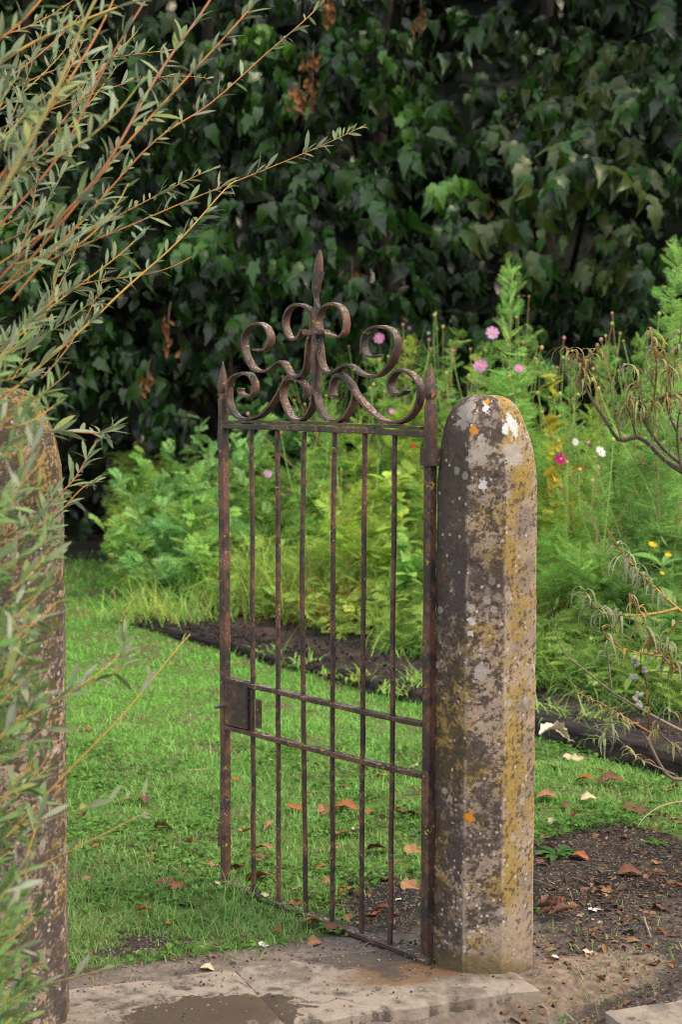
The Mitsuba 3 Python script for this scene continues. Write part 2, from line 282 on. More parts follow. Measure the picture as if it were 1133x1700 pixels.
# threshold paving: slabs with worn edges
def slab(a0, a1, n0, n1, top, thick, seed, skew=0.0):
    r = rng(seed); na, nn = int((a1 - a0) / 0.02), int((n1 - n0) / 0.02)
    u, v = np.meshgrid(np.linspace(0, 1, na), np.linspace(0, 1, nn), indexing='ij')
    def P(u, v, z):
        a = a0 + (a1 - a0) * u + skew * v; n = n0 + (n1 - n0) * v
        e = np.stack([a * 7, n * 7, 0 * a], -1)
        a = a + 0.005 * (meshkit.fbm(e, 3, seed) - 0.5); n = n + (0.025 + 0.02 * (1 - v)) * (meshkit.fbm(e * 2.2, 4, seed + 3) - 0.5)
        return np.stack([a * A_[0] + n * N_[0], a * A_[1] + n * N_[1], z + 0 * a], -1)
    edge = np.minimum(np.minimum(u, 1 - u) * (a1 - a0), np.minimum(v, 1 - v) * (n1 - n0))
    e2 = np.stack([u * (a1 - a0) * 12, v * 5, 0 * u], -1)
    z = top + 0.008 * (meshkit.fbm(e2, 4, seed + 9) - 0.5) - 0.009 * np.exp(-edge / 0.005)
    topv = P(u, v, z)
    ring_i = [(k, 0) for k in range(na)] + [(na - 1, k) for k in range(1, nn)] + [(k, nn - 1) for k in range(na - 2, -1, -1)] + [(0, k) for k in range(nn - 2, 0, -1)]
    idx = np.array([a * nn + b for a, b in ring_i]); V = topv.reshape(-1, 3)
    i, j = np.meshgrid(np.arange(na - 1), np.arange(nn - 1), indexing='ij')
    F = [np.stack([i * nn + j, (i + 1) * nn + j, (i + 1) * nn + j + 1, i * nn + j + 1], -1).reshape(-1, 4)]
    base = len(V); L = len(idx); mid = V[idx] + [0, 0, -thick * 0.5]; mid[:, :2] += 0.02 * (meshkit.noise(mid * 30)[:, None] - 0.4) * unit(mid[:, :2] - V[:, :2].mean(0))
    low = mid + [0, 0, -thick * 0.5]
    V = np.vstack([V, mid, low]); k = np.arange(L); k1 = (k + 1) % L
    F += [np.stack([idx[k], base + k, base + k1, idx[k1]], 1), np.stack([base + k, base + L + k, base + L + k1, base + k1], 1)]
    return V, np.vstack(F)
put('slab', slab(0.50, 1.301, 3.745, 4.155, 0.0, 0.12, 1), 'old_slab', 'pavement', smooth=50)
put('slab', slab(1.304, 1.985, 3.735, 4.165, -0.001, 0.12, 2), 'old_slab', 'pavement', smooth=50)
put('slab', slab(2.03, 2.75, 3.05, 3.54, 0.004, 0.12, 4, skew=0.03), 'old_slab', 'pavement', smooth=50)
tag('pavement', kind='structure')

# ---------------------------------------------------------------- stone gate pillars
def pillar(center, seed, top=1.5, rot=math.radians(-5), f=0.0500, ch=0.1315):
    """Octagonal post with a rounded head. f: half front face, ch: half width across flats."""
    corners = np.array([(-f, -ch), (f, -ch), (ch, -f), (ch, f), (f, ch), (-f, ch), (-ch, f), (-ch, -f)])
    k = 16; pts = []
    for a, b in zip(corners, np.roll(corners, -1, 0)):
        t = np.linspace(0, 1, k, endpoint=False)[:, None]; pts.append(a * (1 - t) + b * t)
    sec = np.vstack(pts); c, s = math.cos(rot), math.sin(rot); sec = sec @ np.array([[c, s], [-s, c]])
    rad = np.linalg.norm(sec, axis=1, keepdims=True); circ = unit(sec) * ch * 1.02
    prof = np.array([(-0.15, 1.0), (0.0, 1.01), (0.3, 1.0), (0.9, 0.995), (1.26, 0.985), (1.32, 0.955), (1.37, 0.90), (1.41, 0.83), (1.445, 0.735), (1.47, 0.63), (1.485, 0.53), (1.494, 0.43), (1.499, 0.30), (1.501, 0.12)])
    zs = np.r_[np.linspace(-0.15, 1.26, 120), np.linspace(1.265, 1.47, 24), 1.479, 1.487, 1.492, 1.496, 1.4985, 1.5]
    rs = np.interp(zs, prof[:, 0], prof[:, 1])
    rings = []
    for z, r in zip(zs, rs):
        b = np.clip((z - 1.34) / 0.16, 0, 1) * 0.15
        q = (sec * (1 - b) + circ * b) * r
        P = np.column_stack([q, np.full(len(q), z * top / 1.5)])
        d = 0.0065 * (meshkit.fbm(P * 11, 4, seed) - 0.5) + 0.0022 * (meshkit.noise(P * 60, seed + 2) - 0.5)
        pit = meshkit.noise(P * 26, seed + 7); d -= 0.007 * np.clip(pit - 0.82, 0, 1) / 0.18
        corner = np.exp(-((np.linalg.norm(q, axis=1) / max(np.linalg.norm(sec, axis=1).max() * r, 1e-6) - 1) / 0.02) ** 2)
        d -= (0.0025 + 0.016 * np.clip(meshkit.noise(P * np.array([13, 13, 16]), seed + 13) - 0.62, 0, 1)) * corner * meshkit.noise(P * np.array([20, 20, 14]), seed + 11)
        P[:, :2] += unit(q) * d[:, None] * min(1, r * 1.5); P[:, 2] += (0.01 * (meshkit.noise(P * 20, seed + 5) - 0.5) if z > 1.46 else 0)
        P[:, :2] += center; P[:, 0] -= 0.007 * np.clip((z - 1.3) / 0.14, 0, 1); rings.append(P)
    R_ = np.array(rings); n, m, _ = R_.shape; V_, F_, o = [], [], 0
    for face in range(8):                                        # each flat face its own grid, so that the arrises stay sharp
        q = R_[:, np.arange(face * k, face * k + k + 1) % m]; i, j = np.meshgrid(np.arange(n - 1), np.arange(k), indexing='ij'); w = k + 1
        F_.append(o + np.stack([i * w + j, i * w + j + 1, (i + 1) * w + j + 1, (i + 1) * w + j], -1).reshape(-1, 4)); V_.append(q.reshape(-1, 3)); o += n * w
    V_.append(np.vstack([R_[-1], R_[-1].mean(0)])); F_.append(np.array([(o + j, o + (j + 1) % m, o + m, o + m) for j in range(m)]))
    F_ = np.vstack(F_); F_ = np.vstack([F_[:, :3], F_[F_[:, 2] != F_[:, 3]][:, [0, 2, 3]]])
    return np.vstack(V_), F_
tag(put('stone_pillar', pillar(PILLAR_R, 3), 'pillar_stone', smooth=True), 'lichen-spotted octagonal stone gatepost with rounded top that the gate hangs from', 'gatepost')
tag(put('stone_pillar', pillar(PILLAR_L, 8, 1.51, math.radians(6)), 'pillar_stone_left', smooth=True), 'stone gatepost at the left edge, half hidden by willow leaves, no gate on it', 'gatepost')

# ---------------------------------------------------------------- iron gate
GA, GB = np.array([0.2325504, 4.3879288]), np.array([-0.3554509, 5.08465831])
GE = (GA - GB) / np.linalg.norm(GA - GB); GN = np.array([-0.76428, -0.64488])          # GE to the hinge, GN to the path side
def gp(u, z, w=0.0):
    u, z, w = np.broadcast_arrays(np.asarray(u, float), z, w)
    return np.stack([GA[0] + u * GE[0] + w * GN[0], GA[1] + u * GE[1] + w * GN[1], z], -1)
gate = thing('iron_gate', 'rusty wrought iron garden gate with scrolled crest, standing ajar on the right gatepost', 'gate')
def csec(a, b, c=0.22):
    """Chamfered rectangle, half sizes a (along the gate) and b (across it)."""
    k = min(a, b) * c * 2 * 0.5
    return np.array([(-a + k, -b), (a - k, -b), (a, -b + k), (a, b - k), (a - k, b), (-a + k, b), (-a, b - k), (-a, -b + k)])
def upright(us, zs, a, b, seed, n=26, wob=0.0012, w0=0.0, c=0.22):
    t = np.linspace(0, 1, n); z = np.interp(t, np.linspace(0, 1, len(zs)), zs); u = np.interp(z, zs, us) if len(us) > 1 else np.full(n, us[0])
    if len(us) > 2: u = CubicSpline(zs, us)(z)
    s = csec(a, b, c); rings = []
    for k in range(n):
        jit = wob * (meshkit.noise(np.array([[z[k] * 9, seed, 0.5], [z[k] * 9, seed + 3, 2.5]])) - 0.5) * 2
        sc = 1 + 0.10 * (meshkit.noise(np.array([[z[k] * 30, seed + 9, 1.0]]))[0] - 0.5)
        rings.append(gp(u[k] + jit[0] + s[:, 0] * sc, np.full(8, z[k]), w0 + jit[1] + s[:, 1] * sc))
    return loft(np.array(rings))
def rail(u0, z0, u1, z1, h, b, seed, n=30, sag=0.0, w0=0.0):
    t = np.linspace(0, 1, n); s = csec(h, b, 0.2); rings = []
    for k in range(n):
        u = u0 + (u1 - u0) * t[k]; z = z0 + (z1 - z0) * t[k] - sag * 4 * t[k] * (1 - t[k]) + 0.003 * (meshkit.noise(np.array([[u * 8, seed, 0.3]]))[0] - 0.5)
        sc = 1 + 0.12 * (meshkit.noise(np.array([[u * 26, seed + 4, 0.3]]))[0] - 0.5)
        rings.append(gp(np.full(8, u), z + s[:, 0] * sc, w0 + s[:, 1] * sc))
    return loft(np.array(rings)[:, ::-1])
def turned(u, prof, seed, rot=0.0):
    """Square, chamfered finial lofted through (z, half width)."""
    rings = [gp(u + csec(r, r, 0.3)[:, 0], np.full(8, z), csec(r, r, 0.3)[:, 1]) for z, r in prof]
    return loft(np.array(rings))
IR = 'rusty_iron'
sl = upright([-0.902, -0.905, -0.913], [-0.03, 0.75, 1.475], 0.0128, 0.0128, 1)
lt = put('latch_stile', sl, IR, gate, smooth=30)
put('finial', turned(-0.9135, [(1.473, .0128), (1.485, .0128), (1.493, .0095), (1.503, .0085), (1.508, .0125), (1.516, .0148), (1.524, .0145), (1.555, .0092), (1.585, .0035), (1.598, .0008)], 1), IR, lt, smooth=25)
put('strike', upright([-0.923], [1.330, 1.392], 0.0075, 0.010, 5, 6), IR, lt, smooth=30)
put('strike', upright([-0.9225], [0.118, 0.190], 0.0075, 0.010, 6, 6), IR, lt, smooth=30)
hs = put('hinge_stile', upright([0.0, 0.0, -0.0008], [0.012, 0.75, 1.455], 0.0135, 0.0135, 2), IR, gate, smooth=30)
put('finial', turned(-0.0015, [(1.453, .0135), (1.472, .0135), (1.482, .0105), (1.488, .0100), (1.494, .0128), (1.503, .0162), (1.512, .0160), (1.54, .0105), (1.57, .0042), (1.584, .0008)], 2), IR, hs, smooth=25)
# pivot foot
put('pivot', turned(0.0, [(-0.01, .024), (0.008, .022), (0.011, .017), (0.018, .015)], 3), IR, hs, smooth=25)
for k, (us, zs) in enumerate((([-0.7615, -0.765, -0.7709], [0.0, .7, 1.395]), ([-0.6384, -0.642, -0.6469], [0.0, .7, 1.395]), ([-0.5115, -0.525, -0.5318, -0.5222], [0.0, .55, .99, 1.395]),
                              ([-0.3921, -0.3935, -0.3943, -0.3891], [0.0, .5, .92, 1.395]), ([-0.2667, -0.265, -0.2616], [0.0, .7, 1.395]), ([-0.1439, -0.142, -0.1392], [0.0, .7, 1.395]))):
    put('bar', upright(us, zs, 0.0066, 0.0066, 10 + k, 60, 0.0022, c=0.5), IR, gate, smooth=40)
put('top_rail', rail(-0.900, 1.4045, -0.0135, 1.3985, 0.0075, 0.0135, 3, sag=-0.002), IR, gate, smooth=30)
put('crest_strap', rail(-0.902, 1.4178, -0.030, 1.4128, 0.0038, 0.0125, 4, sag=-0.004), IR, gate, smooth=30)
put('lock_rail', rail(-0.892, 0.6385, -0.0135, 0.6330, 0.0062, 0.0135, 5, sag=0.002), IR, gate, smooth=30)
put('lock_rail', rail(-0.892, 0.4925, -0.0135, 0.4965, 0.0066, 0.0135, 6, sag=0.002), IR, gate, smooth=30)
put('bottom_rail', rail(-0.915, 0.010, -0.0135, 0.006, 0.0065, 0.0165, 7, sag=0.003), IR, gate, smooth=30)
# lock box, bolt and the strip beyond it
def boxg(u0, u1, z0, z1, w0, w1, r=0.003):
    u, w = (u0 + u1) / 2, (w0 + w1) / 2; s = csec((u1 - u0) / 2, (w1 - w0) / 2, 0.2)
    zs = [z0, z0 + r, z1 - r, z1]; sc = [0.97, 1, 1, 0.97]
    return loft(np.array([gp(u + s[:, 0] * k, np.full(8, z), w + s[:, 1] * k) for z, k in zip(zs, sc)]))
lk = put('lock_box', boxg(-0.8905, -0.775, 0.503, 0.631, -0.010, 0.0145), IR, gate, smooth=30, label='rusty boxed lock plate between the two middle rails')
hb = tube(np.array([gp(-0.884, 0.562, 0.012), gp(-0.8845, 0.561, 0.03), gp(-0.886, 0.559, 0.052)]), 0.0055, 10)
scene['worn_steel'] = {'type': 'principled', 'base_color': {'type': 'rgb', 'value': [0.22, 0.20, 0.20]}, 'roughness': 0.4, 'metallic': 0.6}
put('spindle', hb, 'worn_steel', lk, smooth=40, label='bare grey steel spindle stub')
put('keep', boxg(-0.744, -0.727, 0.512, 0.598, -0.006, 0.006), IR, lk, smooth=30)
# hinge collar round the stile, built into the pillar
collar_pts = np.array([gp(0.021, 0, -0.02), gp(0.0185, 0, 0.0175), gp(-0.0185, 0, 0.0185), gp(-0.0185, 0, -0.0185), gp(0.02, 0, -0.0185)])[:, :2]
def band(path, z0, z1, th):
    """A strap of thickness th bent along a plan path."""
    p = np.asarray(path); t = unit(np.gradient(p, axis=0)); n = np.column_stack([t[:, 1], -t[:, 0]])
    rings = [np.array([[*(p[k] + n[k] * th / 2), z0], [*(p[k] + n[k] * th / 2), z1], [*(p[k] - n[k] * th / 2), z1], [*(p[k] - n[k] * th / 2), z0]]) for k in range(len(p))]
    return loft(np.array(rings))
ro = 0.0195; loop = [gp(ro * 1.25 * math.cos(a), 0, ro * 1.25 * math.sin(a))[:2] for a in np.linspace(-0.5, 2 * math.pi - 0.9, 26)]
arm0 = PILLAR_R + np.array([-0.06, 0.01])
path = np.array([arm0, arm0 * 0.45 + np.array(loop[0]) * 0.55] + loop)
put('hinge_collar', band(path, 1.317, 1.362, 0.006), IR, gate, smooth=35, label='iron collar holding the stile to the stone post')
# scrollwork: flat straps bent in the plane of the gate
def scroll(pts, th=0.0080, wid=0.0130, n=110, w0=0.0, end=0.85):
    c = spline(pts, n); t = unit(np.gradient(c, axis=0)); m_ = np.column_stack([-t[:, 1], t[:, 0]])
    k = np.linspace(0, 1, n); thick = th * (1 - (1 - end) * k ** 4) * (1 + 0.1 * np.sin(k * 37)); s = csec(1, 1, 0.15)
    rings = [gp(c[q, 0] + m_[q, 0] * s[:, 0] * thick[q] / 2, c[q, 1] + m_[q, 1] * s[:, 0] * thick[q] / 2, w0 + s[:, 1] * wid) for q in range(n)]
    return loft(np.array(rings))
SC = {
 'upper': [[(-.484, 1.668), (-.4842, 1.6803), (-.4843, 1.7177), (-.5013, 1.7401), (-.5364, 1.7527), (-.5718, 1.7509), (-.6004, 1.731), (-.6086, 1.7027), (-.5972, 1.6738), (-.5766, 1.6574), (-.5512, 1.6588), (-.5341, 1.6722), (-.5311, 1.6847)],
           [(-.457, 1.668), (-.4565, 1.6827), (-.4596, 1.7138), (-.4372, 1.7409), (-.3985, 1.7499), (-.3649, 1.7413), (-.3439, 1.7162), (-.3399, 1.6856), (-.3502, 1.6646), (-.374, 1.659), (-.4029, 1.6628), (-.4242, 1.6713)]],
 'middle': [[(-.4841, 1.6678), (-.5009, 1.6307), (-.5086, 1.5806), (-.5256, 1.5556), (-.5559, 1.5495), (-.5866, 1.5624), (-.6124, 1.5913), (-.6436, 1.5885), (-.6751, 1.5727), (-.7175, 1.5666), (-.7552, 1.5767), (-.7878, 1.6098), (-.802, 1.6494), (-.7932, 1.682), (-.7606, 1.702), (-.7177, 1.7046), (-.6858, 1.6857), (-.6752, 1.6597), (-.6857, 1.6373), (-.7176, 1.6282), (-.752, 1.6301)],
            [(-.4663, 1.6674), (-.4514, 1.6298), (-.4414, 1.5862), (-.4217, 1.5632), (-.383, 1.564), (-.3449, 1.5789), (-.3119, 1.5786), (-.2791, 1.5601), (-.2421, 1.5508), (-.1966, 1.5535), (-.1609, 1.577), (-.1345, 1.6121), (-.1305, 1.6474), (-.1528, 1.6715), (-.1887, 1.6814), (-.2248, 1.6794), (-.2567, 1.6623), (-.2657, 1.6324), (-.2517, 1.6081), (-.2242, 1.6028), (-.197, 1.606)]],
 'lower': [[(-.4757, 1.5615), (-.4775, 1.5178), (-.4823, 1.4802), (-.5001, 1.4486), (-.5352, 1.428), (-.5708, 1.432), (-.6018, 1.4603), (-.6205, 1.4986), (-.6123, 1.5306), (-.5866, 1.5445), (-.5508, 1.5411), (-.5205, 1.5273), (-.5153, 1.4926)],
           [(-.4658, 1.5552), (-.4675, 1.5053), (-.4506, 1.4616), (-.421, 1.4339), (-.3822, 1.4264), (-.344, 1.438), (-.314, 1.4689), (-.302, 1.4995), (-.3115, 1.5238), (-.3352, 1.5402), (-.359, 1.5506), (-.383, 1.5486), (-.3973, 1.5301), (-.3923, 1.4961)]],
 'outer': [[(-.5766, 1.5524), (-.5968, 1.5453), (-.633, 1.505), (-.6749, 1.4662), (-.7174, 1.4398), (-.7823, 1.4272), (-.8318, 1.4318), (-.8708, 1.4647), (-.8803, 1.5046), (-.8652, 1.5445), (-.8207, 1.5608), (-.7769, 1.5573), (-.7519, 1.531), (-.7551, 1.5016), (-.7878, 1.4949), (-.8207, 1.5047), (-.8207, 1.5179)],
           [(-.3734, 1.5559), (-.3352, 1.5432), (-.2973, 1.5056), (-.2507, 1.4694), (-.1956, 1.4369), (-.1417, 1.4258), (-.0889, 1.4354), (-.0545, 1.4622), (-.0377, 1.5002), (-.0467, 1.5351), (-.0815, 1.5586), (-.1165, 1.5648), (-.1473, 1.5473), (-.1559, 1.5236), (-.138, 1.5046), (-.0897, 1.5129)]]}
for nm, w0 in (('upper', 0.0), ('middle', 0.0015), ('lower', -0.001), ('outer', 0.001)):
    for pts in SC[nm]: put('scroll', scroll(pts, w0=w0, wid=0.0130 if nm != 'upper' else 0.0120), IR, gate, smooth=30)
cb = put('crest_bar', upright([-0.4735, -0.471, -0.4666], [1.50, 1.62, 1.742], 0.0105, 0.0115, 31), IR, gate, smooth=30)
def spear():
    prof = [(1.738, .0095, .0095, 0.0), (1.752, .0085, .007, .2), (1.768, .0078, .006, .7), (1.782, .0095, .0055, 1.1), (1.796, .0150, .0058, 1.35), (1.815, .0178, .0060, 1.5), (1.85, .0172, .0058, 1.57), (1.88, .0125, .0050, 1.57), (1.897, .0045, .003, 1.57), (1.903, .001, .001, 1.57)]
    rings = []
    for z, a, b, tw in prof:
        s = csec(a, b, 0.5); tw = tw - 1.57 + 0.0; c, q = math.cos(tw), math.sin(tw)
        u0 = np.interp(z, [1.738, 1.786, 1.903], [-0.4668, -0.4735, -0.4546])
        rings.append(gp(u0 + s[:, 0] * c - s[:, 1] * q, np.full(8, z), s[:, 0] * q + s[:, 1] * c))
    return loft(np.array(rings))
put('spear', spear(), IR, cb, smooth=35)
put('clip', boxg(-0.514, -0.426, 1.667, 1.680, -0.0185, 0.0185), IR, cb, smooth=30)

# ---------------------------------------------------------------- railway sleepers edging the bed, bed soil
def sleeper(s0, s1, seed, off=0.0, tilt=0.0, wd=0.25, ht=0.10):
    n = int((s1 - s0) / 0.05); rings = []
    sec = []
    for a, b in ((0, 0), (wd, 0), (wd, ht), (0, ht)): sec.append((a, b))
    sec = np.array(sec); k = 6; pts = []
    for a, b in zip(sec, np.roll(sec, -1, 0)):
        t = np.linspace(0, 1, k, endpoint=False)[:, None]; pts.append(a * (1 - t) + b * t)
    pts = np.vstack(pts); ctr = np.array([wd / 2, ht / 2])
    for q in range(n + 1):
        s = s0 + (s1 - s0) * q / n
        P = np.column_stack([B0[0] + _bd[0] * s + BN[0] * (off + pts[:, 0]), B0[1] + _bd[1] * s + BN[1] * (off + pts[:, 0]), pts[:, 1] - 0.03 + tilt * (s - s0)])
        rnd = np.column_stack([P[:, 0] * 2, P[:, 1] * 2, P[:, 2] * 40]); d = 0.05 * (meshkit.fbm(rnd * np.array([1.6, 1.6, 1]), 4, seed) - 0.5) + 0.022 * (meshkit.noise(P * 30, seed + 1) - 0.5)
        dirs = unit(pts - ctr); corner = np.exp(-((np.abs(pts - ctr) / (np.array([wd, ht]) / 2)).min(1) - 1) ** 2 / 0.02)
        d -= 0.015 * corner
        P[:, :2] += BN * (dirs[:, 0] * d)[:, None]; P[:, 2] += dirs[:, 1] * d * 0.8; rings.append(P)
    return loft(np.array(rings)[:, ::-1])
S = np.linalg.norm(B1 - B0)
for s0, s1, sd, lab in ((0.05, 2.55, 1, 'dark timber sleeper edging the far left end of the flower bed'), (2.58, 4.05, 2, 'dark timber sleeper edging the bed behind the gate bars'), (4.09, S + 0.6, 3, 'dark timber sleeper edging the bed right of the gatepost')):
    tag(put('sleeper', sleeper(s0, s1, sd, 0.0 if sd != 2 else 0.015, wd=0.28 if sd < 3 else 0.25, ht=(0.075, 0.085, 0.115)[sd - 1]), 'dark_timber', smooth=40), lab, 'timber sleeper')

def clods():
    r = rng(66); g = Bag(); ico = trimesh.creation.icosphere(1, 1.0); n = 1500; s = r.uniform(0, S + .5, n); v = r.gamma(2.2, .12, n) - .04; x = B0[0] + _bd[0] * s + BN[0] * v; y = B0[1] + _bd[1] * s + BN[1] * v
    sz = r.uniform(.004, .018, n) * r.uniform(.4, 1, n); z = np.where((v > 0) & (v < .27), .05, np.where(v > .27, .045, 0.0)); V_ = ico.vertices * (1 + .5 * (meshkit.noise(ico.vertices * 1.9 + 3)[:, None] - .5))
    g.scatter(V_, ico.faces, frames(r.standard_normal((n, 3)), r.standard_normal((n, 3))), np.column_stack([x, y, z + sz * .2]), np.column_stack([sz, sz * .8, sz * .6]), vary(r, (.026, .019, .017), n, .35)); return g
tag(clods().put('soil_clods', 'matte', smooth=True), 'crumbly dark soil clods lying along the timber edging', 'soil', kind='stuff')

# ---------------------------------------------------------------- leaf templates
def fold(v, droop, crease):
    v = np.array(v, float); v = np.column_stack([v, np.zeros(len(v))]) if v.shape[1] == 2 else v
    v[:, 2] += crease * np.abs(v[:, 0]) - droop * v[:, 1] ** 2; return v
half = [(.10, -.06), (.29, -.06), (.43, .01), (.37, .12), (.34, .19), (.45, .36), (.49, .56), (.37, .54), (.27, .50), (.22, .66), (.12, .85)]
mv = [(0, 0)] + half + [(0, 1.0)] + [(-x, y) for x, y in half[::-1]]
MAPLE_V = fold(mv + [(0, .22), (0, .5)], 0.50, 0.26); MAPLE_V[:, 0] *= .84; MAPLE_V[:, 1] *= 1.12; MAPLE_V[:, 2] -= 0.6 * MAPLE_V[:, 0] ** 2
_n = len(mv); _c1, _c2 = _n, _n + 1
_f = []
for a in range(_n):
    b = (a + 1) % _n; ya, yb = mv[a][1], mv[b][1]; c = _c1 if (ya + yb) / 2 < .34 else _c2
    _f.append((c, b, a))
_f += [(_c1, _c2, 6), (_c1, _n - 6, _c2)]
MAPLE_F = np.array(_f)
h2 = [(.12, -.04), (.27, -.01), (.36, .12), (.31, .22), (.35, .36), (.38, .48), (.31, .52), (.26, .56), (.21, .68), (.16, .80), (.08, .92)]
m2 = [(0, 0)] + h2 + [(0, 1.08)] + [(-x, y) for x, y in h2[::-1]]
MAPLE2_V = fold(m2 + [(0, .22), (0, .5)], 0.65, 0.34); MAPLE2_V[:, 2] -= 0.5 * MAPLE2_V[:, 0] ** 2
def lance(w, segs=4, droop=0.2, crease=0.25, base=0.12, peak=0.5):
    t = np.linspace(0, 1, segs + 1); wd = w * np.clip(np.sin(np.pi * np.clip(t, 0, 1) ** (0.75 if peak < .5 else 1.05)), 0, 1) ** 0.8
    wd[0] = w * base
    v, f = [], []
    for k in range(segs + 1):
        v += [(-wd[k], t[k]), (0, t[k]), (wd[k], t[k])]
    for k in range(segs):
        a, b = 3 * k, 3 * k + 3
        f += [(a, a + 1, b + 1), (a, b + 1, b), (a + 1, a + 2, b + 2), (a + 1, b + 2, b + 1)]
    return fold(v, droop, crease), np.array(f)
def feather(pairs, seg, w, droop, seed, lobes=1, upw=0.35):
    """A divided leaf: slender lobes in pairs along a midrib."""
    r = rng(seed); v, f = [], []
    def blade(p0, d, L, wd):
        d = np.asarray(d) / np.linalg.norm(d); q = np.array([-d[1], d[0]]); b = len(v)
        for t_, o in ((0, 0), (.45, wd), (1, 0), (.45, -wd)): 
            c = p0 + d * L * t_ + q * o; v.append((c[0], c[1], 0.10 * abs(c[0]) + r.normal() * 0.012))
        f.extend([(b, b + 1, b + 2), (b, b + 2, b + 3)])
    blade(np.array([0, 0.]), (0, 1), 1.0, w * 0.6)
    for k in range(pairs):
        y = 0.15 + 0.75 * k / pairs; L = seg * (math.sin(math.pi * (0.25 + 0.7 * k / pairs)) * 0.8 + 0.3)
        for s in (-1, 1):
            d = np.array([s * (1 + 0.1 * r.normal()), 0.75 + 0.15 * r.normal()]); d /= np.linalg.norm(d); p0 = np.array([0, y + 0.01 * s])
            blade(p0, d, L, w)
            for m_ in range(lobes - 1):
                for e in (-1, 1):
                    dd = d + e * np.array([-d[1], d[0]]) * 0.75; blade(p0 + d * L * (.35 + .25 * m_), dd, L * 0.42, w * 0.8)
    v = np.array(v); v[:, 2] -= droop * v[:, 1] ** 2
    return v, np.array(f)
COSMOS = [feather(6, .50, .0105, .22, s, 3) for s in (1, 2)]
PLUME = [feather(7, .55, .0062, .12, s, 3) for s in (5, 6)]
TAGETES = [feather(6, .48, .058, .35, s, 1) for s in (3, 4)]
def heart():
    v = [(0, 0), (.25, -.14), (.46, -.02), (.5, .22), (.36, .55), (.15, .82), (0, 1), (-.15, .82), (-.36, .55), (-.5, .22), (-.46, -.02), (-.25, -.14), (0, .35)]
    return fold(v, 0.25, 0.18), np.array([(12, (k + 1) % 12, k) for k in range(12)])
HEART = heart()
BLADE = lance(0.035, 4, 0.35, 0.5, 0.9, 0.4)
def strip(segs, w, bend):
    t = np.linspace(0, 1, segs + 1); ang = bend * t; yy = np.r_[0, np.cumsum(np.cos((ang[1:] + ang[:-1]) / 2))] / segs; zz = -np.r_[0, np.cumsum(np.sin((ang[1:] + ang[:-1]) / 2))] / segs
    wd = w * (1 - t ** 1.6) + 0.0; v = []
    for k in range(segs): v += [(-wd[k], yy[k], zz[k]), (wd[k], yy[k], zz[k])]
    v.append((0, yy[-1], zz[-1])); f = []
    for k in range(segs - 1):
        a = 2 * k; f += [(a, a + 1, a + 3), (a, a + 3, a + 2)]
    a = 2 * (segs - 1); f.append((a, a + 1, a + 2))
    return np.array(v, float), np.array(f)

# ---------------------------------------------------------------- lawn
def lawn():
    r = rng(77); g = Bag()
    temps = [strip(3, 1.0, b) for b in (0.5, 1.1, 1.8)]
    def wedge(y0, y1, n):
        y = np.sqrt(r.uniform(y0 ** 2, y1 ** 2, n)); x = y * np.where(np.arange(n) % 5 < 4, r.uniform(-0.225, 0.225, n), r.choice([-1, 1], n) * r.uniform(.225, .42, n)); return x, y
    for (y0, y1, n, L0, W0) in ((3.95, 5.2, 86000, .040, .0034), (5.2, 6.8, 92000, .036, .0036), (6.8, 9.2, 95000, .034, .0042), (9.2, 12.5, 70000, .036, .0060), (12.5, 16.2, 30000, .05, .010)):
        x, y = wedge(y0, y1, n)
        s = soil_amount(x, y, NP); clump = meshkit.fbm(np.stack([x * 7, y * 7, 0 * x], -1), 3, 4)
        keep = r.uniform(size=n) < np.clip((1.04 - s) * 1.15, 0, 1) * np.clip(0.25 + 1.6 * (clump - 0.22), 0.1, 1)
        n_ = -0.359 * x + 0.933 * y
        keep &= (n_ > 4.17) | (x > 0.5); keep &= BED(x, y) < 0.02
        for c in (PILLAR_R, PILLAR_L): keep &= np.hypot(x - c[0], y - c[1]) > 0.14
        x, y, clump, s = x[keep], y[keep], clump[keep], s[keep]; k = len(x)
        tuft = np.clip((meshkit.noise(np.stack([x * 13, y * 13, 0 * x], -1), 31) - .55) * 4, 0, 1); L = L0 * (0.35 + 0.9 * clump + .5 * tuft) * r.lognormal(0, 0.33, k) * (1 - 0.4 * s); W = W0 * r.uniform(0.6, 1.3, k) / 2
        az = r.uniform(0, 2 * np.pi, k); lean = np.abs(r.normal(0.65, 0.42, k))
        d = np.column_stack([np.cos(az) * np.sin(lean), np.sin(az) * np.sin(lean), np.cos(lean)])
        nrm = np.column_stack([-np.cos(az), -np.sin(az), 0.4 * np.ones(k)])
        R = frames(d, nrm)
        patch = meshkit.fbm(np.stack([x * 2.2, y * 2.2, 0 * x], -1), 3, 12)[:, None]; far = np.clip((y - 5.0) / 3.5, 0, 1)[:, None]
        near_c = np.array([0.16, 0.32, 0.09]) * (1 - patch) + np.array([0.27, 0.38, 0.14]) * patch
        far_c = np.array([0.17, 0.52, 0.08]) * (1 - patch) + np.array([0.25, 0.56, 0.11]) * patch
        col = (near_c * (1 - far) + far_c * far) * (1 + 0.30 * r.standard_normal((k, 1)))
        straw = r.uniform(size=k) < (0.09 + 0.1 * s); col[straw] = np.array([0.24, 0.20, 0.09]) * r.uniform(0.7, 1.2, (straw.sum(), 1))
        pos = np.column_stack([x, y, ground_z(x, y) - 0.002]); which = r.integers(0, 3, k)
        for q in range(3):
            m_ = which == q; sc = np.column_stack([W[m_], L[m_], L[m_]]); g.scatter(*temps[q], R[m_], pos[m_], sc, np.clip(col[m_], .01, .6))
    return g
tag(lawn().put('lawn_grass', 'grass_blade', smooth=False), 'short rough lawn grass running from the gateway to the dark trees', 'grass', kind='stuff')
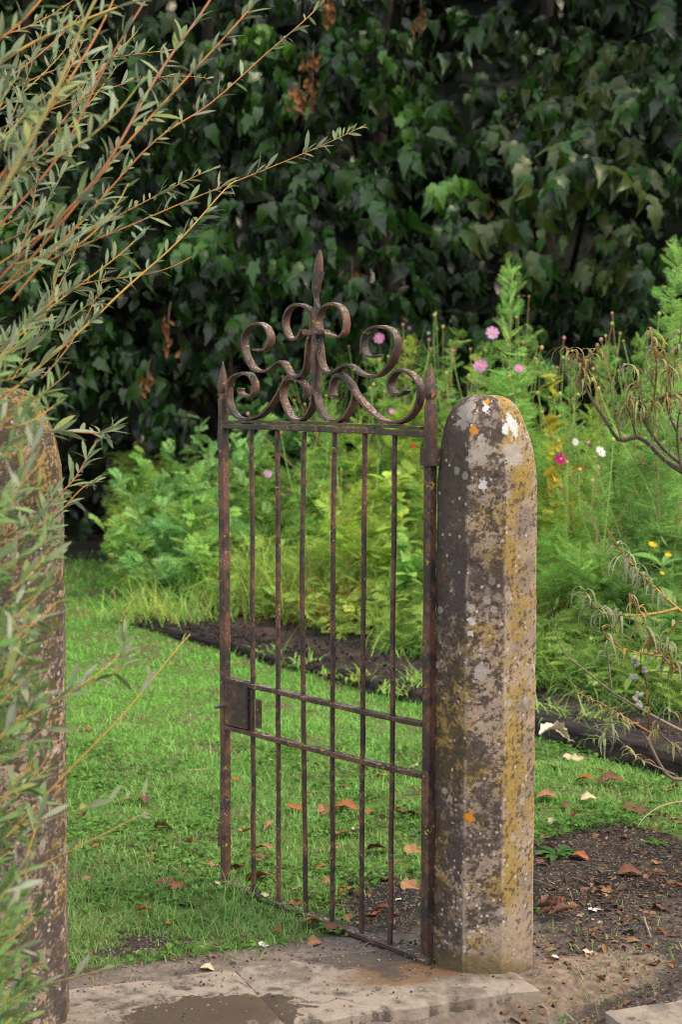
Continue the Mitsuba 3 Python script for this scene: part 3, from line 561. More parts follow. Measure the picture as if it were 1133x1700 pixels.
# clover and small weeds between the blades
def weeds():
    r = rng(5); g = Bag(); rnd = fold([(0, 0), (.32, .15), (.42, .5), (.25, .9), (0, 1), (-.25, .9), (-.42, .5), (-.32, .15)], .2, .15), np.array([(0, k + 1, k) for k in range(1, 7)])
    n = 10000; y = np.sqrt(r.uniform(3.95 ** 2, 7.2 ** 2, n)); x = y * r.uniform(-.22, .22, n)
    s = soil_amount(x, y, NP); cl = meshkit.fbm(np.stack([x * 4, y * 4, 0 * x], -1), 3, 44)
    keep = (r.uniform(size=n) < np.clip((cl - 0.40) * 5, 0.03, 1)) & (s < 0.9) & (BED(x, y) < 0) & ((-0.359 * x + 0.933 * y > 4.19) | (x > .55)); x, y = x[keep], y[keep]; k = len(x)
    for c in range(3):
        az = r.uniform(0, 2 * np.pi, k); lean = r.uniform(0.9, 1.5, k); d = np.column_stack([np.cos(az) * np.sin(lean), np.sin(az) * np.sin(lean), np.cos(lean)])
        pos = np.column_stack([x, y, ground_z(x, y) + r.uniform(.004, .02, k)]) + d * 0.004
        g.scatter(*rnd, frames(d, np.array([[0, 0, 1.0]]) + 0.3 * r.standard_normal((k, 3))), pos, r.uniform(.010, .022, k), vary(r, (.115, .235, .055), k, .25))
    return g
tag(weeds().put('clover', 'grass_blade', smooth=False), 'low clover and small round weeds mixed into the lawn', 'weeds', kind='stuff')

# ---------------------------------------------------------------- grit, crumbs and litter on the bare soil
def stones():
    r = rng(9); g = Bag(); ico = trimesh.creation.icosphere(1, 1.0)
    for (n, x0, x1, y0, y1, smin, smax) in ((1500, -.75, .45, 4.17, 4.60, .0015, .005), (1700, .30, 1.35, 3.7, 5.9, .0015, .006), (500, -.4, .6, 3.6, 4.05, .002, .006), (500, 0., .45, 4.5, 5.2, .0015, .005)):
        x, y = r.uniform(x0, x1, n), r.uniform(y0, y1, n); s = soil_amount(x, y, NP); nn = -0.359 * x + 0.933 * y
        keep = (s > .5) & ((nn > 4.165) | (nn < 3.72) | (0.933 * x + 0.359 * y > 2.0)); x, y = x[keep], y[keep]; k = len(x)
        sz = smin + (smax - smin) * r.uniform(size=k) ** 4; v = ico.vertices * (1 + 0.35 * (meshkit.noise(ico.vertices * 1.7 + 3)[:, None] - .5))
        R = frames(r.standard_normal((k, 3)), r.standard_normal((k, 3))); shade = r.uniform(0.04, 0.32, (k, 1)) ** 1.3 * np.where(x > .45, .55, 1.0)[:, None]
        g.scatter(v, ico.faces, R, np.column_stack([x, y, ground_z(x, y) + sz * 0.3]), np.column_stack([sz, sz * r.uniform(.6, 1, k), sz * r.uniform(.5, .9, k)]), shade * np.array([1.0, .93, .86]) * (1 + .1 * r.standard_normal((k, 3))))
    n = 420; a = r.uniform(.55, 1.95, n); v_ = 3.76 + .38 * r.uniform(size=n) ** .6; sz = r.uniform(.0012, .0042, n); R = frames(r.standard_normal((n, 3)), r.standard_normal((n, 3)))
    g.scatter(ico.vertices, ico.faces, R, np.column_stack([a * A_[0] + v_ * N_[0], a * A_[1] + v_ * N_[1], .001 + 0 * a]), np.column_stack([sz, sz * .8, sz * .6]), r.uniform(.03, .25, (n, 1)) * np.array([1, .9, .8]))
    return g
tag(stones().put('gravel', 'matte', smooth=True), 'fine grey grit and little pebbles on the bare soil', 'gravel', kind='stuff')
def crumbs():
    r = rng(10); g = Bag(); tv, tf = lance(.28, 3, .5, .6)
    for (n, x0, x1, y0, y1, sm) in ((4200, .32, 1.5, 3.7, 6.0, .024), (1100, -.1, .5, 3.5, 3.95, .022), (500, -.5, .45, 4.2, 5.2, .016), (500, .6, 1.5, 5.2, 6.4, .02)):
        x, y = r.uniform(x0, x1, n), r.uniform(y0, y1, n); s = soil_amount(x, y, NP); nn = -0.359 * x + 0.933 * y; dens = meshkit.fbm(np.stack([x * 5, y * 5, 0 * x], -1), 2, 8)
        keep = (s > .45) & (r.uniform(size=n) < np.clip((dens - .34) * 3.5, .12, 1)) & ((nn > 4.17) | (nn < 3.72) | (0.933 * x + 0.359 * y > 2.0)) & (np.hypot(x - PILLAR_R[0], y - PILLAR_R[1]) > .15); x, y = x[keep], y[keep]; k = len(x)
        az = r.uniform(0, 2 * np.pi, k); d = np.column_stack([np.cos(az), np.sin(az), r.normal(0, .25, k)]); pal = np.array([(.10, .042, .02), (.06, .035, .022), (.17, .085, .04), (.04, .028, .02), (.22, .14, .08)])
        g.scatter(tv, tf, frames(d, np.array([[0, 0, 1.0]]) + .5 * r.standard_normal((k, 3))), np.column_stack([x, y, ground_z(x, y) + .003]), np.column_stack([np.ones((k, 2)), np.ones(k)]) * (sm * r.lognormal(-.3, .45, k))[:, None], pal[r.integers(0, 5, k)] * r.uniform(.7, 1.3, (k, 1)))
    return g
tag(crumbs().put('leaf_litter', 'dead_leaf', smooth=False), 'broken brown leaf crumbs strewn over the bare soil', 'leaf litter', kind='stuff')

# ---------------------------------------------------------------- fallen leaves, one by one
def curled(seed, w, curl, roll, segs=7, cols=4):
    r = rng(seed); t = np.linspace(0, 1, segs + 1); s = np.linspace(-1, 1, 2 * cols + 1); V, Fc = [], []
    wd = w * np.sin(np.pi * np.clip(t * 0.94 + 0.03, 0, 1)) ** 0.75
    for k in range(segs + 1):
        for q in s:
            ww = wd[k] * (1 + 0.22 * r.normal() * (abs(q) == 1)); a = q * roll * (0.6 + 0.5 * t[k])
            x = ww * math.sin(a) / max(roll * .6, .2) if roll > .2 else ww * q; z = ww * (1 - math.cos(a)) / max(roll * .6, .2) if roll > .2 else 0
            V.append((x, t[k] - .5, z + curl * (t[k] - .5) ** 2 * 2 + 0.035 * r.normal() * abs(q) + .02 * math.sin(k * 2.6) * abs(q)))
    m_ = len(s)
    for k in range(segs):
        for q in range(m_ - 1):
            a = k * m_ + q; Fc += [(a, a + 1, a + m_ + 1), (a, a + m_ + 1, a + m_)]
    V = np.array(V); V[:, 2] -= V[:, 2].min(); n0 = len(V)
    st, sf = tube(np.array([(0, -.5, V[cols, 2]), (.02, -.6, V[cols, 2] + .03), (.05, -.7, .0 + V[cols, 2])]), .012, 4)
    return np.vstack([V, st]), np.vstack([Fc, sf + n0])
LEAF_SHAPES = [curled(1, .30, .18, .35), curled(2, .30, -.25, .6), curled(3, .24, .4, 1.1), curled(4, .34, .10, .25), curled(5, .20, -.2, 1.8)]
LEAF_COLS = dict(tan=(.225, .115, .052), orange=(.235, .078, .021), brown=(.11, .045, .023), red=(.20, .050, .028), pale=(.42, .33, .22), dark=(.070, .042, .032), white=(.50, .49, .48))
lf_seed = rng(21)
def leaf_group(shape, colname):
    key = f'fallen_{colname}_{shape}'
    if key not in scene:
        v, f = LEAF_SHAPES[shape]; c = np.array(LEAF_COLS[colname]); n = meshkit.noise(np.column_stack([v[:, 0] * 9, v[:, 1] * 7, v[:, 2] * 5]), shape)
        rib = np.exp(-(v[:, 0] / .03) ** 2)
        col = np.clip(c * (0.72 + 0.5 * n[:, None]) * (1 + .35 * rib[:, None]), 0, .9)
        scene[key] = {'type': 'shapegroup', 'leaf': mikit.ply((v, f), 'dead_leaf', True, color=col)}
    return key
def fallen(px, py, size_px, col, label, group=None, shape=None, z=None, rot=None, tip=0.0):
    r = lf_seed; P = on_ground(px, py, 0.012 if z is None else z); k = int(r.integers(0, 5)) if shape is None else shape
    size = size_px * P[1] / F_PX * 0.86; zz = float(ground_z(P[0], P[1])) if z is None else z
    nn = -0.359 * P[0] + 0.933 * P[1]
    lift = 0.017 if (soil_amount(P[:1], P[1:2], NP)[0] < .5) else 0.002
    if z is None and 3.75 < nn < 4.16 and P[0] < .48: zz, lift = 0.0, 0.002
    key = fresh('fallen_leaf')
    to = T().translate([float(P[0]), float(P[1]), float(zz + lift)]).rotate([0, 0, 1], float(r.uniform(0, 360)) if rot is None else rot).rotate([1, 0, 0], float(r.normal(0, 14)) + tip).rotate([0, 1, 0], float(r.normal(0, 16))).scale(float(size))
    scene[key] = {'type': 'instance', 'to_world': to, 'group': {'type': 'ref', 'id': leaf_group(k, col)}}
    tag(key, label, 'leaf', group)
for a in ((272, 1372, 42, 'tan', 'large arched tan leaf on the lawn midway between the left gatepost and the gate', 1, 80), (311, 1394, 34, 'tan', 'curled tan leaf just below and right of the arched one on the lawn', 2, 40),
          (277, 1464, 38, 'brown', 'left half of the pair of brown leaves lying on the near lawn', 0, 60), (291, 1470, 34, 'red', 'reddish right half of the pair of brown leaves on the near lawn', 3, 120),
          (240, 1512, 40, 'orange', 'orange leaf lying flat near the worn soil patches on the left lawn', 4, 85), (280, 1528, 12, 'orange', 'tiny bright orange leaf scrap on the near lawn', 0, 20),
          (140, 1352, 26, 'brown', 'brown leaf on the grass right beside the left gatepost', 2, 30), (240, 1325, 28, 'brown', 'twisted brown leaf on the mid lawn above the arched tan leaf', 2, 10), (144, 1206, 24, 'orange', 'orange brown leaf farthest up the lawn by the left gatepost', 0, 70),
          (433, 1462, 60, 'tan', 'long ribbed tan leaf lying on the bottom rail of the gate', 1, 82), (448, 1488, 38, 'pale', 'pale yellow leaf lying on the grass below the bottom rail', 3, 75), (490, 1498, 48, 'red', 'big red brown leaf lying against the bottom rail of the gate', 3, 60),
          (494, 1477, 26, 'pale', 'pale curled leaf between two bars above the big red brown leaf', 2, 150), (362, 1467, 26, 'pale', 'pale cream leaf just below the latch stile', 3, 20), (438, 1408, 42, 'tan', 'upper of two tan leaves behind the first and second gate bar', 1, 70), (433, 1424, 36, 'brown', 'lower of two leaves behind the first and second gate bar', 0, 100),
          (396, 1441, 36, 'brown', 'brown leaf at the foot of the latch stile', 1, 70), (344, 1597, 28, 'pale', 'pale curled leaf on the back edge of the paving', 1, 80), (438, 1556, 24, 'white', 'small whitish leaf on the grass in front of the gate', 3, 60), (551, 1538, 32, 'brown', 'brown leaf in the grass next to the bottom rail near the paving', 0, 30),
          (518, 1531, 36, 'orange', 'orange leaf in the grass below the big red brown leaf', 1, 110), (683, 1347, 56, 'red', 'big red leaf on the lawn beside the hinge stile', 3, 80), (566, 1382, 48, 'tan', 'flat tan leaf on the lawn behind the fourth bar', 3, 10), (592, 1377, 30, 'pale', 'upright pale leaf on the lawn behind the fifth bar', 2, 10),
          (574, 1342, 50, 'orange', 'large orange leaf on the lawn behind the fourth and fifth bar', 1, 75), (627, 1412, 44, 'brown', 'ribbed brown leaf between the fifth and sixth bar', 1, 80), (577, 1515, 24, 'tan', 'small tan leaf inside the gate on the soil by the bottom rail', 1, 20), (681, 1462, 38, 'tan', 'tan leaf on the soil beside the hinge stile', 0, 70), (662, 1481, 18, 'white', 'white scrap of leaf on the soil near the hinge stile', 3, 0),
          (1056, 1342, 52, 'brown', 'big brown leaf on the grass right of the gatepost, under the wilted shrub', 3, 70), (972, 1297, 36, 'orange', 'orange curled leaf on the grass right of the gatepost', 1, 70), (1014, 1300, 48, 'brown', 'long brown leaf on the grass below the right hand sleeper', 1, 80), (924, 1276, 38, 'brown', 'brown leaf on the grass close to the gatepost below the sleeper', 0, 70),
          (962, 1410, 40, 'orange', 'orange brown leaf next to the weed rosette on the bare soil', 1, 60), (1046, 1440, 46, 'brown', 'long brown leaf on the bare soil right of the weed rosette', 1, 85), (1008, 1466, 28, 'tan', 'tan leaf on the dark bare soil', 0, 50), (980, 1566, 30, 'pale', 'pale leaf lying on the soil above the sandy patch', 3, 70), (988, 1497, 26, 'white', 'white leaf scrap on the bare soil right of the gatepost', 0, 70),
          (1098, 1497, 34, 'brown', 'brown leaf on the soil near the right edge', 2, 40), (908, 1327, 40, 'tan', 'tan leaf on the grass touching the gatepost side', 1, 80), (952, 1257, 40, 'pale', 'dull pale leaf on the grass just under the sleeper', 3, 80)):
    fallen(*a[:5], shape=a[5], rot=a[6])
GAPS = ((418, 'between the latch stile and the first gate bar'), (461, 'between the first and second gate bar'), (504, 'between the second and third gate bar'), (554, 'between the third and fourth gate bar'), (603, 'between the fourth and fifth gate bar'), (652, 'between the fifth and sixth gate bar'), (720, 'between the sixth gate bar and the hinge stile'))
ORD = ('first', 'second', 'third', 'fourth', 'fifth', 'sixth', 'seventh', 'eighth', 'ninth', 'tenth', 'eleventh', 'twelfth', 'thirteenth', 'fourteenth', 'fifteenth', 'sixteenth', 'seventeenth', 'eighteenth', 'nineteenth', 'twentieth', 'twenty-first', 'twenty-second', 'twenty-third', 'twenty-fourth', 'twenty-fifth', 'twenty-sixth', 'twenty-seventh', 'twenty-eighth')
L1 = ('brown fallen leaf scattered on the lawn left of the gate', 'fallen leaves on the left lawn'); L2 = ('brown fallen leaf seen between the gate bars on the lawn', 'fallen leaves behind the gate bars'); L3 = ('brown fallen leaf strewn on the ground right of the gatepost', 'fallen leaves right of the gatepost')
for grp, spots in ((L1, [(160, 1402, 18, 'orange'), (184, 1434, 16, 'orange'), (257, 1414, 14, 'tan'), (142, 1456, 18, 'tan'), (146, 1490, 12, 'brown'), (300, 1442, 20, 'brown'), (222, 1305, 12, 'pale'), (353, 1323, 18, 'brown'), (355, 1334, 14, 'orange'), (353, 1430, 24, 'tan'), (362, 1567, 22, 'dark'), (403, 1551, 20, 'brown'), (460, 1541, 16, 'red'), (330, 1500, 16, 'tan'), (320, 1412, 18, 'brown'), (200, 1545, 16, 'dark')]),
                   (L2, [(392, 1293, 18, 'orange'), (407, 1377, 34, 'tan'), (446, 1371, 36, 'tan'), (492, 1339, 40, 'orange'), (538, 1345, 38, 'tan'), (594, 1356, 16, 'brown'), (616, 1349, 22, 'orange'), (637, 1354, 20, 'brown'), (662, 1336, 18, 'orange'), (573, 1306, 22, 'brown'), (538, 1297, 16, 'brown'), (633, 1284, 24, 'orange'), (664, 1249, 22, 'tan'), (688, 1269, 26, 'pale'), (687, 1307, 26, 'tan'), (685, 1410, 34, 'tan'), (533, 1436, 30, 'orange'), (548, 1431, 28, 'tan'), (637, 1451, 40, 'brown'), (577, 1473, 36, 'orange'), (600, 1479, 26, 'brown'), (544, 1464, 22, 'tan'), (637, 1499, 40, 'brown'), (622, 1508, 30, 'red'), (655, 1507, 26, 'brown'), (522, 1556, 28, 'tan'), (451, 1258, 18, 'pale'), (655, 1430, 22, 'brown'), (510, 1372, 20, 'brown'), (560, 1410, 18, 'tan')]),
                   (L3, [(1000, 1278, 28, 'red'), (978, 1328, 30, 'pale'), (956, 1352, 36, 'brown'), (916, 1364, 26, 'pale'), (905, 1378, 24, 'tan'), (1120, 1306, 30, 'brown'), (1104, 1311, 30, 'tan'), (904, 1422, 30, 'brown'), (924, 1486, 34, 'orange'), (952, 1491, 30, 'tan'), (988, 1541, 22, 'brown'), (1098, 1535, 26, 'orange'), (1032, 1502, 18, 'brown'), (1008, 1564, 34, 'tan'), (922, 1577, 20, 'white'), (1126, 1356, 24, 'tan'), (1088, 1588, 26, 'brown'), (1115, 1590, 30, 'orange'), (1060, 1570, 22, 'brown'), (1120, 1540, 24, 'dark'), (1000, 1432, 22, 'dark'), (1075, 1330, 24, 'brown'), (1040, 1380, 22, 'brown'), (938, 1340, 22, 'brown'), (1128, 1455, 22, 'orange'), (1090, 1420, 18, 'tan'), (1052, 1655, 22, 'brown')])):
    gap_of = lambda x: next((t for a, t in GAPS if x <= a), GAPS[-1][1])
    for q in spots:
        near = [o for o in spots if grp is not L2 or gap_of(o[0]) == gap_of(q[0])]; nth = ORD[sorted(near, key=lambda o: o[1]).index(q)]; shade = {'white': 'whitish', 'red': 'reddish', 'dark': 'dark brown'}.get(q[3], q[3])
        fallen(*q, f'{shade} leaf {gap_of(q[0])}, {nth} from the top' if grp is L2 else f'small {shade} leaf on the left lawn, {nth} scattered one from the top' if grp is L1 else f'{shade} leaf right of the gatepost, {nth} scattered one from the top', grp[1])
# big pale dry leaf on the sleeper, dark rolled leaves by the post foot
v, f = curled(31, .34, -.5, 1.0, 12, 6); P = on_ground(921, 1228, .07)
tag(put('dry_leaf', (v, f), 'dead_leaf', smooth=True, color=np.clip(np.array([.60, .47, .37]) * (.75 + .45 * meshkit.noise(v * 6)[:, None]), 0, .9), to_world=T().translate([float(P[0]), float(P[1]), .075]).rotate([0, 0, 1], 108).rotate([0, 1, 0], 14).rotate([1, 0, 0], 14).scale(.135)), 'large pale pinkish dry leaf lying over the sleeper edge right of the gatepost', 'leaf')
for k, (px, py, rz, lab) in enumerate(((915, 1512, 76, 'upper of three dark rolled leaves heaped beside the foot of the gatepost'), (921, 1521, 96, 'middle of three dark rolled leaves heaped beside the foot of the gatepost'), (935, 1522, 120, 'right hand one of three dark rolled leaves heaped beside the foot of the gatepost'))):
    v, f = curled(40 + k, .22, -.15, 2.6, 10, 6); P = on_ground(px, py)
    tag(put('rolled_leaf', (v, f), 'dead_leaf', smooth=True, color=np.clip(np.array([.125, .062, .045]) * (.6 + .8 * meshkit.noise(v * 8)[:, None]), 0, .9), to_world=T().translate([float(P[0]), float(P[1]), .004 + .008 * (k == 2)]).rotate([0, 0, 1], rz).scale(.10)), lab, 'leaf')
# weed rosette and low weeds on the soil
def rosette(px, py, n, L, col, label, seed):
    r = rng(seed); P = on_ground(px, py); t = thing('weed', label, 'weed'); P[2] = ground_z(P[0], P[1]); tv, tf = lance(.17, 6, .35, .25)
    for k in range(n):
        az = 2 * np.pi * k / n + r.normal(0, .2); up = r.uniform(.15, .6); d = np.array([[math.cos(az), math.sin(az), up]]); g = Bag()
        g.scatter(tv, tf, frames(d, np.array([[0, 0, 1.0]])), (P + d[0] * .006)[None], np.array([L * r.uniform(.7, 1.15)]), vary(r, col, 1, .12)); g.put('leaf', 'herb_leaf', t)
rosette(925, 1408, 11, .085, (.07, .17, .045), 'green leafy weed rosette on the bare soil beside the gatepost', 3)
rosette(905, 1500, 8, .05, (.09, .19, .04), 'small weed tuft between the gatepost foot and the rolled leaves', 4)
rosette(1090, 1395, 9, .05, (.08, .16, .04), 'small green weed on the soil under the wilted shrub', 6)
rosette(405, 1400, 8, .04, (.09, .2, .04), 'small round-leaved weed on the lawn beside the latch stile', 7)
rosette(318, 1408, 7, .04, (.10, .22, .04), 'small bright weed beside the curled tan leaf on the lawn', 8)
def twig(pts, rad, col, label, z=.008):
    P = np.array([on_ground(a, b, 0) for a, b in pts]); P[:, 2] = ground_z(P[:, 0], P[:, 1]) + z; v, f = tube(spline(P, 12), np.linspace(rad, rad * .5, 12), 5)
    tag(put('twig', (v, f), 'stem', smooth=True, color=np.broadcast_to(col, (len(v), 3))), label, 'twig')
twig([(1070, 1520), (1076, 1538), (1082, 1552)], .004, (.25, .19, .14), 'short pale twig lying on the dark soil at the right')
twig([(950, 1452), (966, 1456), (982, 1462)], .003, (.16, .12, .10), 'thin brown twig on the soil right of the weed rosette')
twig([(312, 1276), (330, 1275), (345, 1273)], .003, (.30, .25, .16), 'short straw coloured twig on the mid lawn left of the gate')

# ---------------------------------------------------------------- flower bed
PLANT_RNG = rng(100)
def bend_curve(base, top, r, sway=.06, n=10):
    mid = (base + top) / 2 + np.array([r.normal() * sway, r.normal() * sway, 0]); q = np.array([base, base * .55 + mid * .45 + [0, 0, .05], mid, top]); return spline(q, n)
def herb(name, base, top, temps, size, nleaf, col, label, cat, group=None, branches=4, seed=0, stemcol=(.12, .19, .05), flowers=(), spread=.30, low=.15, topdense=True, stem_r=.005, stalks=0):
    r = rng(seed + 1000); t = thing(name, label, cat, group); g, st = Bag(), Bag(); H = np.linalg.norm(top - base)
    main = bend_curve(base, top, r); curves = [main]
    v, f = tube(main, np.linspace(stem_r, stem_r * .35, len(main)), 5); put('stem', (v, f), 'stem', t, smooth=True, color=np.broadcast_to(stemcol, (len(v), 3)) * (1 + 0 * v))
    for k in range(branches):
        s = r.uniform(low * .6, .8); p0 = main[int(s * (len(main) - 1))]; az = r.uniform(0, 2 * np.pi); L = spread * H * (1.15 - s) * r.uniform(.6, 1.2) + .06
        p1 = p0 + np.array([math.cos(az) * L * .75, math.sin(az) * L * .75, L * r.uniform(.7, 1.1)]); p1[2] = min(p1[2], top[2] + .02); c = bend_curve(p0, p1, r, .02, 6); curves.append(c); st.add(*tube(c, np.linspace(stem_r * .6, stem_r * .2, 6), 4), stemcol)
    for (fp, fcol, fsize) in flowers:
        p0 = main[int(.7 * (len(main) - 1))]; c = bend_curve(p0, fp, r, .02, 7); st.add(*tube(c, np.linspace(stem_r * .5, stem_r * .22, 7), 4), stemcol)
        if fcol == 'yellow': daisy(t, fp, fsize, r)
        else: cosmos_flower(t, fp, FLOWER[fcol], fsize, r)
    sk = Bag(); ball = trimesh.creation.icosphere(1, 1.0)
    for k in range(stalks):                                     # bare flower stalks with buds and spent heads above the leaves
        p0 = main[int(r.uniform(.35, .8) * (len(main) - 1))]; p1 = top + np.array([r.normal(0, .16), r.normal(0, .16), r.uniform(-.12, .22)]); c = bend_curve(p0, p1, r, .02, 7)
        sk.add(*tube(c, np.linspace(.0042, .0022, 7), 4), (.26, .40, .10) if k % 3 else (.30, .20, .09)); q = r.uniform(.007, .012); v_ = ball.vertices * [q, q, q * 1.2] + p1; sk.add(v_, ball.faces, [(.30, .42, .10), (.45, .20, .26), (.30, .20, .08), (.50, .34, .10)][int(r.integers(0, 4))])
    if sk.n: sk.put('bud_stalks', 'stem', t, kind='stuff')
    if st.n: st.put('branch', 'stem', t, kind='stuff')
    lens = np.array([np.linalg.norm(np.diff(c, axis=0), axis=1).sum() for c in curves]); alloc = r.choice(len(curves), nleaf, p=lens / lens.sum())
    for q, (tv, tf) in enumerate(temps):
        sel = alloc[q::len(temps)]; k = len(sel)
        if not k: continue
        s = r.uniform(0, 1, k) ** .8; s = np.where(sel == 0, low + (1 - low) * s, .15 + .85 * s); pos = np.empty((k, 3)); tan = np.empty((k, 3))
        for a, c in enumerate(curves):
            m_ = sel == a; u = s[m_] * (len(c) - 1)
            if m_.any(): pos[m_] = np.stack([np.interp(u, np.arange(len(c)), c[:, d]) for d in range(3)], -1); tan[m_] = unit(c[-1] - c[0])
        az = r.uniform(0, 2 * np.pi, k); up = r.normal(.5, .45, k) + .9 * np.clip(s - .75, 0, 1) * 4 * topdense; d = np.column_stack([np.cos(az), np.sin(az), up])
        sz = size * (1.05 - .45 * s * topdense) * r.uniform(.65, 1.2, k); nrm = np.column_stack([-.4 * np.cos(az), -.4 * np.sin(az), np.ones(k)]) + .75 * r.standard_normal((k, 3))
        shade = vary(r, col, k, .18, .06); g.scatter(tv, tf, frames(d, nrm), pos, sz, shade)
    g.put('foliage', 'herb_leaf', t, smooth=False, kind='stuff'); return t
FLOWER = dict(pink=(.62, .24, .50), lilac=(.66, .36, .62), magenta=(.42, .02, .17), white=(.80, .80, .82), red=(.38, .015, .03), orange=(.75, .38, .02))
def cosmos_flower(parent, p, col, size, r):
    ax = unit(np.array([r.normal(0, .35), -.85, .55 + r.normal(0, .2)])); side = unit(np.cross(ax, [0, 0, 1])); up = np.cross(side, ax); g = Bag()
    pv = fold([(0, .1), (.17, .35), (.26, .75), (.2, .98), (.09, .93), (0, 1.0), (-.09, .93), (-.2, .98), (-.26, .75), (-.17, .35)], .12, .1); pf = np.array([(0, k + 1, k) for k in range(1, 9)])
    a = np.arange(8) * np.pi / 4 + r.normal(0, .06, 8); d = np.cos(a)[:, None] * side + np.sin(a)[:, None] * up + ax * .18
    g.scatter(pv, pf, frames(d, np.broadcast_to(ax, (8, 3))), np.broadcast_to(p, (8, 3)), np.full(8, size), vary(r, col, 8, .1, .04)); k = put('flower', g.mesh(), 'petal', parent, smooth=False, color=g.col())
    ball = trimesh.creation.icosphere(1, size * .17); v = ball.vertices @ np.stack([side, up, ax * .5]) + p + ax * size * .08; put('disc', (v, ball.faces), 'matte', k, smooth=True, color=np.broadcast_to((.55, .36, .03), (len(v), 3)))
def daisy(parent, p, size, r):
    ax = unit(np.array([r.normal(0, .3), -.5, .8])); side = unit(np.cross(ax, [0, 0, 1])); up = np.cross(side, ax); g = Bag(); tv, tf = lance(.13, 3, .1, .2)
    a = np.arange(14) * 2 * np.pi / 14; d = np.cos(a)[:, None] * side + np.sin(a)[:, None] * up + ax * .35
    g.scatter(tv, tf, frames(d, np.broadcast_to(ax, (14, 3))), np.broadcast_to(p, (14, 3)), np.full(14, size), vary(r, (.72, .47, .03), 14, .1)); k = put('flower', g.mesh(), 'petal', parent, smooth=False, color=g.col())
    ball = trimesh.creation.icosphere(1, size * .28); v = ball.vertices @ np.stack([side, up, ax * .6]) + p; put('disc', (v, ball.faces), 'matte', k, smooth=True, color=np.broadcast_to((.5, .33, .03), (len(v), 3)))
def bed_base(px, depth):
    """Foot of a plant at that column, depth metres behind the front of the sleepers."""
    d = ray(px, 656); a = d[0] / d[1]; depth = depth * .85 + .10 + .26 * float(np.clip((px - 300) / 130, 0, 1)); y = (depth + B0 @ BN) / (a * BN[0] + BN[1]); return np.array([a * y, y, .06])
GREENS = dict(plume=(.36, .60, .17), blue=(.24, .45, .15), mid=(.29, .50, .125), lime=(.42, .56, .11), yellow=(.55, .50, .08), deep=(.20, .36, .10))
def whereabouts(px, dep, others):
    row_of = lambda d: 'front' if d < 1.2 else 'middle' if d < 2.1 else 'back'
    row = row_of(dep)
    if 362 < px < 720:
        gap = next(t for a, t in GAPS if px <= a); same = sorted(o[0] for o in others if 362 < o[0] < 720 and row_of(o[1]) == row and next(t for a, t in GAPS if o[0] <= a) == gap)
        return f'{row} row, ' + ('' if len(same) == 1 else ('left one ' if same.index(px) == 0 else 'right one ' if same.index(px) == len(same) - 1 else 'middle one ')) + gap
    same = sorted(o[0] for o in others if (o[0] > 720) == (px > 720) and not 362 < o[0] < 720 and row_of(o[1]) == row)
    return f'{row} row, {ORD[same.index(px)]} ' + ('right of the gatepost' if px > 720 else 'from the left end')
# left: lobed-leaf plants, leaning over the lawn
for k, (px, dep, tx, ty, n) in enumerate(LEFT := ((255, .75, 170, 880, 130), (265, .9, 195, 800, 150), (280, .6, 215, 930, 90), (290, 1.3, 240, 760, 170), (300, .7, 265, 850, 130), (320, 1.5, 290, 735, 170), (330, .8, 320, 790, 150), (350, 1.9, 335, 705, 160), (365, 1.0, 350, 760, 150), (385, 2.2, 375, 680, 150), (400, 1.2, 400, 730, 150), (420, 2.4, 425, 655, 150), (440, 1.6, 440, 720, 140), (470, 2.6, 470, 640, 140), (303, .5, 285, 960, 80), (346, .55, 345, 900, 90))):
    b = bed_base(px, dep); tp = at(tx, ty - (40 if px > 380 else 10), b[1] + (-.15 if k % 2 else .1))
    herb('marigold_plant', b, tp, TAGETES, .19, int(n * .62), GREENS['blue'] if k % 3 else GREENS['mid'], 'lobed-leaf plant, ' + whereabouts(px, dep, LEFT), 'plant', 'leaning lobed-leaf plants at the left end' if px < 300 else 'lobed-leaf plants left in the bed', seed=k, branches=6, spread=.34, low=.1)
